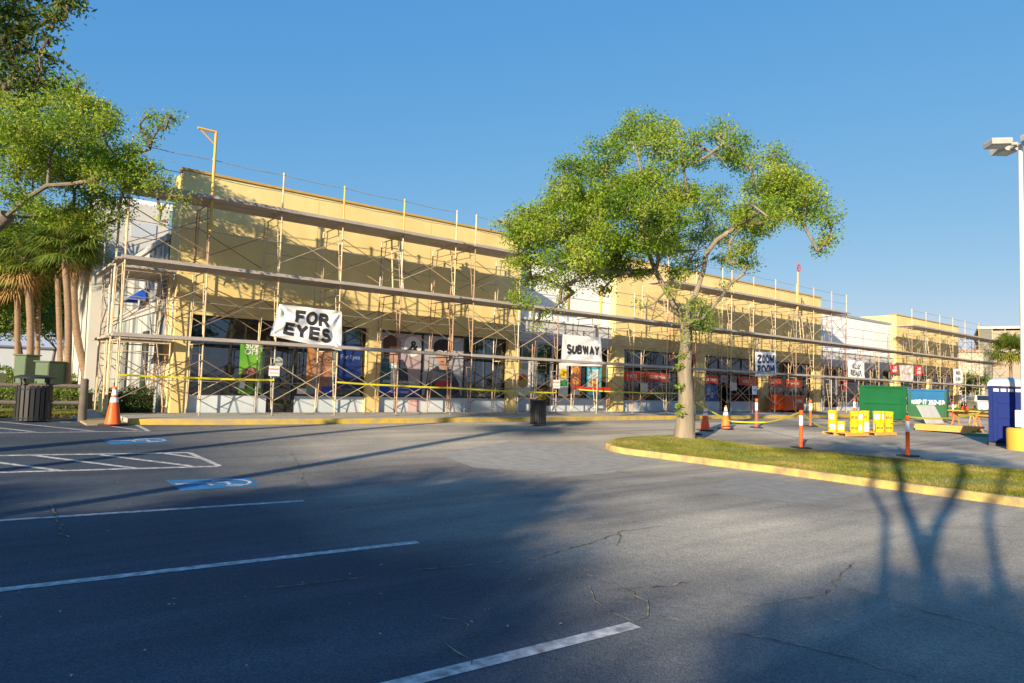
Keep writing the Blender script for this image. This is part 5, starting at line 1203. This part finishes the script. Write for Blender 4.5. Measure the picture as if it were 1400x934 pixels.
# ------------------------------------------------------------------ fence, cabinets, manhole
FW = mat('weathered_fence_wood', (.10, .085, .07), .9, (.16, .14, .12), 4, bump=.5, bscale=30)
fp = G(112, 577); 
def fpos(px_): return np.array([G(px_, 577)[0], G(px_, 577)[1]])
t = thing('rail_fence', 'dark two rail wooden fence behind the large litter bin', 'fence', (fp[0], fp[1], .35))
fd = fpos(-300) - fpos(112); L = np.linalg.norm(fd); fd = fd / L
for k in range(5):
    q = fd * 2.45 * k; MB().lathe([(.095, 0), (.09, 1.0), (.06, 1.03)], (q[0], q[1], 0), 12).build('post', FW, t, True)
    if k < 4:
        q2 = fd * 2.45 * (k + 1)
        for z in (.44, .84): MB().tube([(q[0], q[1], z), ((q[0] + q2[0]) / 2, (q[1] + q2[1]) / 2, z - .01), (q2[0], q2[1], z)], .05, 8).build('rail', FW, t, True)
UG = mat('utility_green', (.07, .13, .07), .55, (.055, .10, .055), 2)
def cabinet(label, px0, px1, ytop, D, dep=.8):
    a = atZ(px0, 545, D); b = atZ(px1, 545, D); top = atZ((px0 + px1) / 2, ytop, D)[2]; w_ = np.linalg.norm((b - a)[:2]); H = top - .38
    ang = math.atan2(b[1] - a[1], b[0] - a[0])
    t = thing('utility_cabinet', label, 'utility box', (a[0], a[1], .38), rz=ang, group='green utility cabinets')
    MB().box(0, w_, 0, dep, .06, H - .05).build('body', UG, t, bevel=.02); MB().box(-.05, w_ + .05, -.05, dep + .05, H - .048, H).build('lid', UG, t, bevel=.015); MB().box(-.05, w_ + .05, -.05, dep + .05, 0, .06).build('pad', CONC, t)
    MB().box(w_ * .06, w_ * .94, -.012, -.001, .12, H - .1).build('door', UG, t); MB().box(w_ * .12, w_ * .17, -.045, -.014, H * .4, H * .52).build('handle', BLK, t)
cabinet('taller pale green utility cabinet between the palm trunks', 16, 32, 484, 24.5, .7)
cabinet('wider dark green utility cabinet right of the taller one', 45, 64, 493, 23.5, .9)
p = G(124, 573); o = MB().lathe([(.42, 0), (.40, .04), (.12, .22), (.05, .23)], n=10).build('gravel_heap', mat('pale_gravel', (.45, .43, .42), .9, (.34, .33, .32), 20, bump=.8, bscale=60), None, False); tag(o, 'small heap of pale grit by the fence post end', 'grit heap'); o.location = tuple(p)

# ------------------------------------------------------------------ dumpsters
def dumpster(label, pl, pr, H, dep, upm, lowm, split=0., txt=None, ribs=6):
    a, b = np.array(pl), np.array(pr); ang = math.atan2(b[1] - a[1], b[0] - a[0]); W = np.linalg.norm((b - a)[:2]); z = min(a[2], b[2])
    t = thing('dumpster', label, 'dumpster', (a[0], a[1], z), rz=ang, group='roll-off dumpsters')
    z0 = .16; zs = z0 + (H - z0) * split
    th = .05
    def shell(za, zb, m):
        MB().box(0, W, 0, th, za, zb).box(0, W, dep - th, dep, za, zb).box(.0, th, th, dep - th, za, zb).box(W - th, W, th, dep - th, za, zb).build('side_panel', m, t)
    if split > 0: shell(z0, zs, lowm); shell(zs + .001, H - .09, upm)
    else: shell(z0, H - .09, upm)
    MB().box(th, W - th, th, dep - th, z0, z0 + .05).build('floor_plate', lowm, t)
    MB().box(-.05, W + .05, -.05, .08, H - .088, H).box(-.05, W + .05, dep - .08, dep + .05, H - .088, H).box(-.05, .08, .081, dep - .081, H - .088, H).box(W - .08, W + .05, .081, dep - .081, H - .088, H).build('top_rim', upm, t)
    mb = MB()
    for k in range(ribs):
        x = .12 + (W - .24) * k / (ribs - 1)
        if 0 < k < ribs - 1 and txt: continue
        if k in (0, ribs - 1): mb.box(x - .05, x + .05, -.045, -.001, z0, H - .09)
    mb.box(.0, W, -.04, -.002, H * .50, H * .50 + .03) if not txt else None
    if mb.v: mb.build('rib', upm if not split else lowm, t)
    MB().box(.1, W - .1, .1, .25, .06, z0 - .001).build('skid', BLK, t); MB().box(.1, W - .1, dep - .25, dep - .1, .06, z0 - .001).build('skid', BLK, t)
    for k, x in enumerate((.3, W - .3)):
        MB().tube([(x, .1, .09), (x, .28, .09)], .09, 12).build('roller', BLK, t)
    if txt: block_text(txt, .25, WHTP, t, lambda u, v: (W * .5 + u, -.03, H * .60 + v), sx=.50)
    return t
def facing(px0, px1, py_, turn=0.):
    b = G(px1, py_); u = np.array([b[0], b[1]]); L0 = np.linalg.norm(u); u /= L0; an = math.atan2(u[1], u[0]) + R(turn); dv = np.array([math.sin(an), -math.cos(an)])
    r0 = ray(px0, py_); r0 = r0[:2] / np.linalg.norm(r0[:2])
    # b - dv*w = r0*k
    Mx = np.array([[r0[0], dv[0]], [r0[1], dv[1]]]); k, w_ = np.linalg.solve(Mx, b[:2]); a = np.array([*(b[:2] - dv * w_), b[2]]); return a, b
a, b = facing(1175, 1239.5, 578.5, 3); dumpster('solid green roll-off dumpster behind the yellow pails', a, b, 1.78, 2.3, GRN, GRN)
a, b = facing(1241.5, 1297, 578, 2); dumpster('blue over green dumpster with white lettering', a, b, 1.72, 2.3, BLUD, GRND, .55, 'DUMP IT 352-870')
# leaning panel
a = G(1266, 580); b = G(1290, 580); t_ = thing('leaning_panel', 'pale grey sheet panel leaning against the blue and green dumpster', 'panel', a)
d_ = (b - a); d_[2] = 0; L = np.linalg.norm(d_); d_ /= L; bk = np.array([-d_[1], d_[0], 0])
mb = MB(); c = d_ * L / 2 - d_ * .06 + bk * .18 + np.array([0, 0, .46]); mb.obox(c, d_ * L / 2, (bk * .18 - d_ * .12 + np.array([0, 0, .45])), np.cross(d_, bk * .18 + np.array([0, 0, .45])) * .04); mb.build('sheet', PLATE, t_)
MB().obox(c + bk * .2 - np.array([0, 0, .2]), d_ * .03, bk * .22, np.array([0, 0, .03])).build('prop', LUMB, t_)
# lumber stack
a = G(1252, 588); b = G(1331, 596); ang = math.atan2(b[1] - a[1], b[0] - a[0]); L = np.linalg.norm(b - a)
for k in range(9):
    col = k % 3; row = k // 3
    o = MB().box(rsc.uniform(-.1, .05), L + rsc.uniform(-.1, .3), col * .30, col * .30 + .28, 0, .085).build('lumber_beam', LUMB, bevel=.004)
    tag(o, ['pine beam at the bottom of the lumber stack beside the panel', 'pine beam in the middle layer of the lumber stack beside the panel', 'pine beam on top of the lumber stack beside the panel'][row], 'lumber', 'pine beams stacked %s' % ['at the bottom', 'in the middle', 'on top'][row])
    o.location = (a[0], a[1], a[2] + .05 + row * .088 - .04); o.rotation_euler = (0, 0, ang + rsc.uniform(-.006, .006))
# sawhorses with long plank
def sawhorse(label, pxy, rz):
    b = G(*pxy); t = thing('sawhorse', label, 'sawhorse', b, rz=rz, group='sawhorses')
    for sx in (-.45, .45):
        for sy in (-1, 1): MB().tube([(sx * 1.1, sy * .28, 0), (sx, sy * .03, .74)], .035, 5).build('leg', LUMB if sx < 0 else ORGF, t)
    MB().box(-.6, .6, -.045, .045, .72, .80).build('top_rail', LUMB, t)
sawhorse('left sawhorse carrying the long plank', (1318, 588), R(60)); sawhorse('right sawhorse carrying the long plank', (1348, 592), R(60))
a = G(1300, 586); b = G(1352, 592); ang = math.atan2(b[1] - a[1], b[0] - a[0])
o = MB().box(0, np.linalg.norm(b - a), -.3, .3, 0, .05).build('long_plank', LUMB); tag(o, 'long pine sheet lying across two sawhorses near the navy toilet', 'plank'); o.location = (a[0], a[1], a[2] + .82); o.rotation_euler = (0, 0, ang)
o = thing('circular_saw', 'orange power saw resting on the long plank', 'power tool', tuple(G(1322, 588) + np.array([.0, 0, .88])))
MB().lathe([(.12, -.03), (.14, 0), (.12, .03)], n=16).build('blade_guard', ORG, o, True).rotation_euler = (R(90), 0, 0); MB().box(-.2, .05, -.06, .14, -.02, .2).build('motor', ORG, o, bevel=.02); MB().tube([(-.2, 0, .18), (-.3, 0, .3), (-.1, 0, .36), (0, 0, .22)], .02, 6).build('handle', BLK, o)
a = G(1322, 596); b = G(1352, 598); o = MB().box(0, np.linalg.norm(b - a), 0, .12, 0, .12).build('green_beam', mat('green_beam_paint', (.01, .22, .09), .5)); tag(o, 'green painted beam lying on the lot by the navy toilet', 'beam'); o.location = tuple(a); o.rotation_euler = (0, 0, math.atan2(b[1] - a[1], b[0] - a[0]))
# orange tool chest on the walk
t = thing('tool_chest', 'big orange tool chest standing under the scaffold past the tree', 'tool chest', (33.7, 19.3, SWZ)); MB().box(0, 1.95, 0, .9, .12, .80).build('body', mat('chest_orange', (.70, .10, .01), .5, (.6, .08, .01), 2), t, bevel=.02); MB().box(-.03, 1.98, -.03, .93, .802, .93).build('lid', mat('chest_orange', (.7, .1, .01)), t, bevel=.02)
for x in (.2, 1.7): MB().box(x - .1, x + .1, .05, .85, 0, .118).build('skid', BLK, t)
lettering('RENTAL', .2, WHTP, t, lambda a, b: (1.4 + a, -.006, .62 + b))
# sand cones under pickets: skip
# ------------------------------------------------------------------ pallets with pails
def pallet(label, p, rz):
    t = thing('pallet', label, 'pallet', p, rz=rz, group='pallets under the yellow pails')
    for k in range(3): MB().box(-.6, .6, -.5 + k * .46, -.42 + k * .46, 0, .09).build('bearer', LUMB, t)
    mb = MB()
    for k in range(6): mb.box(-.6 + k * .21, -.6 + k * .21 + .14, -.5, .5, .091, .112)
    mb.build('deck_boards', LUMB, t)
pc1 = G(1156, 595); pc2 = G(1195, 594)
ang = R(-10)
pallet('wooden pallet under the left group of yellow pails', pc1, ang); pallet('wooden pallet under the right group of yellow pails', pc2, ang)
def pail(tp, p, lab=None, wlabel=True, text=True, rz=0., s=1.):
    t = thing('pail', lab, 'bucket', p, rz=rz, group='yellow pails stacked on the pallets')
    MB().lathe([(.135, 0), (.15, .34), (.158, .345), (.158, .375), (.02, .38)], n=24).build('bucket', PAIL, t, True)
    MB().tube([(.16 * math.cos(a), .05 * 0 + .16 * math.sin(a) * .15 - .12, .32 - .10 * math.sin(a)) for a in np.linspace(0, math.pi, 9)], .004, 4).build('handle', GALV, t)
    mb = MB(); n_ = 8
    if wlabel:
        for k in range(n_ + 1): a = R(-130 + 75 * k / n_); mb.v += [(.146 * math.cos(a), .146 * math.sin(a), .07), (.153 * math.cos(a), .153 * math.sin(a), .27)]
        for k in range(n_): mb.f.append((2 * k, 2 * k + 2, 2 * k + 3, 2 * k + 1))
        mb.build('paper_label', WHTP, t)
    if text: lettering('sto', .17, BLKT, t, lambda a, b: ((.156) * math.cos(R(-90) + a / .15 + (.9 if wlabel else 0)), .156 * math.sin(R(-90) + a / .15 + (.9 if wlabel else 0)), .17 + b), bold=.02)
    return t
cr, sr = math.cos(R(0)), math.sin(R(0))
rt = np.array([.7848, -.6198, 0]); bkv = np.array([.6198, .7848, 0])
PZ = .115
fr = lambda p, u, v, l: p + rt * u + bkv * v + np.array([0, 0, PZ + .382 * l])
face = R(-62)
pl = [(pc1, -.50, -.05, 2, 1, 0, 'at the far left'), (pc1, -.30, .30, 2, 0, 0, 'behind the far left stack'), (pc1, -.16, .02, 1, 1, 0, 'single, in the gap between the left stacks'), (pc1, .20, -.22, 2, 0, 1, 'front and centre with big black lettering'), (pc1, .50, -.02, 2, 1, 0, 'right end of the left pallet'),
      (pc2, -.28, .12, 2, 0, 1, 'left end of the right pallet'), (pc2, -.02, -.42, 1, 0, 1, 'single, at the front of the right pallet'), (pc2, .14, .05, 2, 1, 0, 'middle of the right pallet with a white label'), (pc2, .46, -.18, 2, 0, 1, 'right front of the right pallet'), (pc2, .50, .22, 2, 1, 0, 'right back of the right pallet')]
for (p, u, v, n_, wl, tx, where) in pl:
    for l in range(n_):
        pail('', fr(p, u, v, l), ('yellow pail ' + where + (', on top of its stack' if l else (', bottom of its stack' if n_ > 1 else ''))), bool(wl), bool(tx), rz=face + rsc.uniform(-.3, .3))
o = MB().lathe([(.15, 0), (.16, .3), (.10, .34), (.0, .35)], n=16).build('white_bag', mat('plastic_bag', (.6, .62, .64), .4), None, True); tag(o, 'pale translucent bag of material left of the single front pail', 'bag'); o.location = tuple(fr(pc2, -.42, -.15, 0))

# ------------------------------------------------------------------ portable toilet
a = G(1352, 609); t = thing('portable_toilet', 'navy blue portable toilet with a pale domed roof', 'portable toilet', a, rz=R(-71))
W = 1.04; H = 1.98
MB().box(.04, W - .04, .04, 1.1, .12, H).build('cabin', NAVY, t, bevel=.02)
for x in (0, W - .07): MB().box(x, x + .07, 0, .10, .1, H + .02).build('corner_post', NAVY, t, bevel=.01)
dr = MB().box(.12, W - .12, .005, .037, .16, H - .24).build('door', NAVY, t, bevel=.008)
for z0, z1 in ((.26, .78), (.92, 1.32), (1.42, H - .34)): MB().box(.24, W - .24, -.012, .003, z0, z1).build('door_panel', NAVY, dr, bevel=.008)
MB().box(W - .2, W - .16, -.05, -.01, 1.0, 1.18).build('handle', GREYR, dr)
for k in range(4): MB().box(.14 + k * .2, .14 + k * .2 + .15, -.004, .037, H - .17, H - .07).build('vent', GREYR, t)
mb = MB(); n_ = 14; prof = []
for j in range(7):
    f = j / 6; ins = .5 * (1 - math.cos(f * math.pi / 2)) * .9; z = H + .02 + .30 * math.sin(f * math.pi / 2)
    mb.v += [(-.03 + ins * .9, -.03 + ins, z), (W + .03 - ins * .9, -.03 + ins, z), (W + .03 - ins * .9, 1.17 - ins, z), (-.03 + ins * .9, 1.17 - ins, z)]
for j in range(6):
    for k in range(4): mb.f.append((4 * j + k, 4 * j + (k + 1) % 4, 4 * j + 4 + (k + 1) % 4, 4 * j + 4 + k))
mb.f.append((0, 3, 2, 1)); mb.f.append((24, 25, 26, 27)); mb.build('roof', GREYR, t, True)
MB().box(0, W, 0, 1.14, 0, .10).build('skid_base', BLK, t)
# ------------------------------------------------------------------ light pole
pb = G(1401, 616); t = thing('lot_light_pole', 'tall pale parking lot light pole on a yellow painted base', 'street lamp', pb)
MB().lathe([(.46, 0), (.47, .62), (.44, .68), (.0, .69)], n=28).build('concrete_base', mat('yellow_base_paint', (.72, .42, .03), .7, (.55, .36, .10), 3, bump=.3, bscale=20), t, True)
ptop = atZ(1390, 196, 21.6)[2] - pb[2]
MB().tube([(0, 0, .69), (0, 0, ptop)], [.085, .058], 16).build('pole', mat('pale_pole_paint', (.62, .62, .58), .45), t, True)
LG = mat('lamp_housing', (.42, .42, .40), .5, (.33, .33, .33), 3); LENS = mat('lamp_lens', (.35, .38, .36), .2)
hd = thing('x', 'x', 'x'); bpy.data.objects.remove(hd)
for k, (du, dv, rz) in enumerate([(-.62, .1, 0), (.02, -.62, 0), (.66, 0, 0), (0, .66, 0)]):
    c = rt * du + bkv * dv; z = ptop - .02
    MB().obox(c * .45 + np.array([0, 0, z + .05]), c * .30, np.cross(c, [0, 0, 1]) * .08, (0, 0, .04)).build('arm', LG, t)
    mb = MB(); ex = c / np.linalg.norm(c); ey = np.cross([0, 0, 1.], ex)
    for zz, s_ in ((-.02, .27), (.12, .29), (.17, .27)): mb.v += [tuple(c * 1.05 + ex * i * s_ * 1.05 + ey * j * s_ + np.array([0, 0, z + zz])) for i, j in ((-1, -1), (1, -1), (1, 1), (-1, 1))]
    for j in range(2):
        for q in range(4): mb.f.append((4 * j + q, 4 * j + (q + 1) % 4, 4 * j + 4 + (q + 1) % 4, 4 * j + 4 + q))
    mb.f += [(0, 3, 2, 1), (8, 9, 10, 11)]; h_ = mb.build('lamp_head', LG, t)
    MB().obox(c * 1.05 + np.array([0, 0, z - .024]), ex * .23, ey * .22, (0, 0, .003)).build('lens', LENS, h_)
mb = MB().box(-.09, .09, -.05, .05, 0, .52); o = mb.build('meter_box', WHTP, None, bevel=.015); tag(o, 'white box strapped to the light pole above its yellow base', 'box'); cpos = pb - rt * .25 - bkv * .1; o.location = (cpos[0], cpos[1], .72); o.rotation_euler = (0, 0, R(-74))

# ------------------------------------------------------------------ far right: pale wing, grey building, palm, cars
CRM = mat('cream_stucco', (.40, .35, .27), .85, (.45, .39, .31), .6)
A_ = atZ(1292, 548, 76); dv = np.array([math.cos(R(-71)), math.sin(R(-71))])
r0 = ray(1345, 548)[:2]; k_, w0 = np.linalg.solve(np.array([[r0[0], -dv[0]], [r0[1], -dv[1]]]), A_[:2])
t = thing('cream_store', 'cream flat roofed building seen through the last scaffold', 'building', (A_[0], A_[1], .33), rz=R(-71))
zt_ = atZ(1320, 479, 76)[2] - .33; zb_ = atZ(1320, 526, 76)[2] - .33
MB().box(0, w0, 0, 10, zb_, zt_ - .3).build('wall', CRM, t); MB().box(-.1, w0 + .1, -.15, 10.1, zt_ - .298, zt_).build('coping', mat('tan_trim', (.28, .2, .13), .7), t)
MB().box(0, w0, 3.5, 10, 0, zb_ - .002).build('shopfront', mat('shade_glass', (.05, .06, .06), .2), t)
for k in range(4): MB().box(w0 * (.02 + .31 * k), w0 * (.02 + .31 * k) + .4, .1, .5, 0, zb_ - .002).build('column', CRM, t)
# the big grey-beige building
D = 84
A_ = atZ(1340, 548, D); B_ = atZ(1358, 548, D); C_ = atZ(1520, 552, D)
GRB = mat('olive_grey_stucco', (.15, .15, .12), .85, (.17, .17, .14), .5); BEI = mat('beige_stucco', (.29, .255, .20), .85, (.33, .29, .235), .4)
ht = atZ(1358, 450, D)[2]
t = thing('big_box_store', 'tall grey and beige flat roofed store behind the navy toilet', 'building', (A_[0], A_[1], .3), rz=R(-71))
dv = np.array([math.cos(R(-71)), math.sin(R(-71))])
def along(px_):
    r0 = ray(px_, 548)[:2]; k, w_ = np.linalg.solve(np.array([[r0[0], -dv[0]], [r0[1], -dv[1]]]), A_[:2]); return w_
w1 = along(1358); w2 = along(1500)
MB().box(0, w1, 0, 20, 0, ht - .3).build('pier', GRB, t); MB().box(w1 + .001, w2, .3, 20, 0, ht - .5).build('wall', BEI, t); MB().box(-.2, w2, -.15, 20.2, ht - .298, ht).build('coping', mat('coping_pale', (.45, .46, .44), .6), t)
MB().box(-.02, w1 + .3, -.05, -.002, ht * .52, ht * .52 + .2).build('reveal_band', mat('band_dark', (.15, .16, .15), .7), t)
pb2 = atZ(1384, 560, 50); pb2[2] = .2; tp2 = atZ(1381, 480, 50)
palm('bright green palm in front of the tall grey and beige store', pb2, tp2, .15, 1.75, nf=60, group=None, seed=77, skirt=2, dens=24)
# cars
CP = {'white': mat('car_white', (.75, .75, .74), .25), 'silver': mat('car_silver', (.45, .47, .49), .25, metal=.5), 'red': mat('car_red', (.35, .02, .02), .25), 'blue': mat('car_blue', (.03, .06, .20), .25), 'dark': mat('car_dark', (.03, .03, .035), .25)}
CG = mat('car_glass', (.02, .025, .03), .05, spec=.8)
def make_car(label, loc, rz, m):
    t = thing('parked_car', label, 'car', loc, rz=rz, group='cars parked in the far lot')
    side = [(-2.2, .35), (-2.25, .7), (-2.1, .92), (-1.2, 1.0), (-.55, 1.42), (.9, 1.45), (1.7, 1.02), (2.15, .95), (2.25, .6), (2.2, .35)]
    def ext(pr, w0, wtop, name, mm, par=t):
        mb = MB(); n_ = len(pr)
        for s in (-1, 1):
            for x, z in pr: wv = w0 if z < 1.05 else wtop; mb.v.append((x, s * wv, z))
        mb.f.append(tuple(range(n_))[::-1]); mb.f.append(tuple(range(n_, 2 * n_)))
        for i in range(n_): j = (i + 1) % n_; mb.f.append((i, j, n_ + j, n_ + i))
        return mb.build(name, mm, par, bevel=.05)
    ext(side, .88, .70, 'body', m)
    for s in (-1, 1):
        MB().poly([(-1.0, s * .885, 1.03), (-.5, s * .725, 1.36), (.85, s * .725, 1.38), (1.45, s * .885, 1.05)][::s]).build('side_window', CG, t)
        MB().box(-2.262, -2.24, s * .62 - .16, s * .62 + .16, .62, .76).build('headlight', REFL, t); MB().box(2.24, 2.262, s * .62 - .16, s * .62 + .16, .66, .8).build('tail_light', REDP, t)
        for x in (-1.4, 1.35):
            wl = MB().tube([(x, s * .74, .33), (x, s * .92, .33)], .33, 18).build('wheel', RUBB, t); MB().tube([(x, s * .921, .33), (x, s * .93, .33)], .19, 12).build('rim', GALV, wl)
    MB().poly([(-1.16, -.7, 1.04), (-.6, -.6, 1.40), (-.6, .6, 1.40), (-1.16, .7, 1.04)]).build('windscreen', CG, t); MB().poly([(.98, -.6, 1.43), (1.66, -.7, 1.06), (1.66, .7, 1.06), (.98, .6, 1.43)]).build('rear_window', CG, t)
for (pxx, D, rz, c, lab) in [(1299, 72, .4, 'white', 'white car at the left of the far parked row'), (1308, 60, 2.0, 'red', 'dark red car between white ones in the far row'), (1318, 74, .5, 'silver', 'silver car in the middle of the far parked row'), (1327, 64, .6, 'white', 'white car behind the sawhorses in the far row'), (1338, 58, 2.2, 'silver', 'silver car nearest the tall grey store'), (1346, 52, .5, 'white', 'white car just left of the navy toilet'), (1352, 70, 2.0, 'blue', 'dark blue car parked farthest right')]:
    p = atZ(pxx, 550, D); make_car(lab, (p[0], p[1], float(gz(p[0], p[1])) + .0), rz, CP[c])
for i, (x, D, h, r, lab) in enumerate([(1322, 82, 4.6, 2.2, 'small green tree behind the parked cars'), (1334, 66, 3.4, 1.5, 'little bushy tree beside the far parked cars'), (1292, 95, 5, 2.5, 'distant tree left of the far parked cars')]):
    b = atZ(x, 548, D); b[2] = .3; simple_tree('shade_tree', lab, b, h, r, FARL, clumps=26, per=20, leaf=(.24, .14), nb=12, seed=60 + i, trad=.1, fork=.35, spread=.25)
b1 = atZ(1290, 556, 52); b2 = atZ(1352, 560, 44)
hedge('low roadside shrubs in front of the far parked cars', [tuple(b1[:2]), tuple(b2[:2])], 1.0, .35, .33, HEDL, 300, (.1, .07))
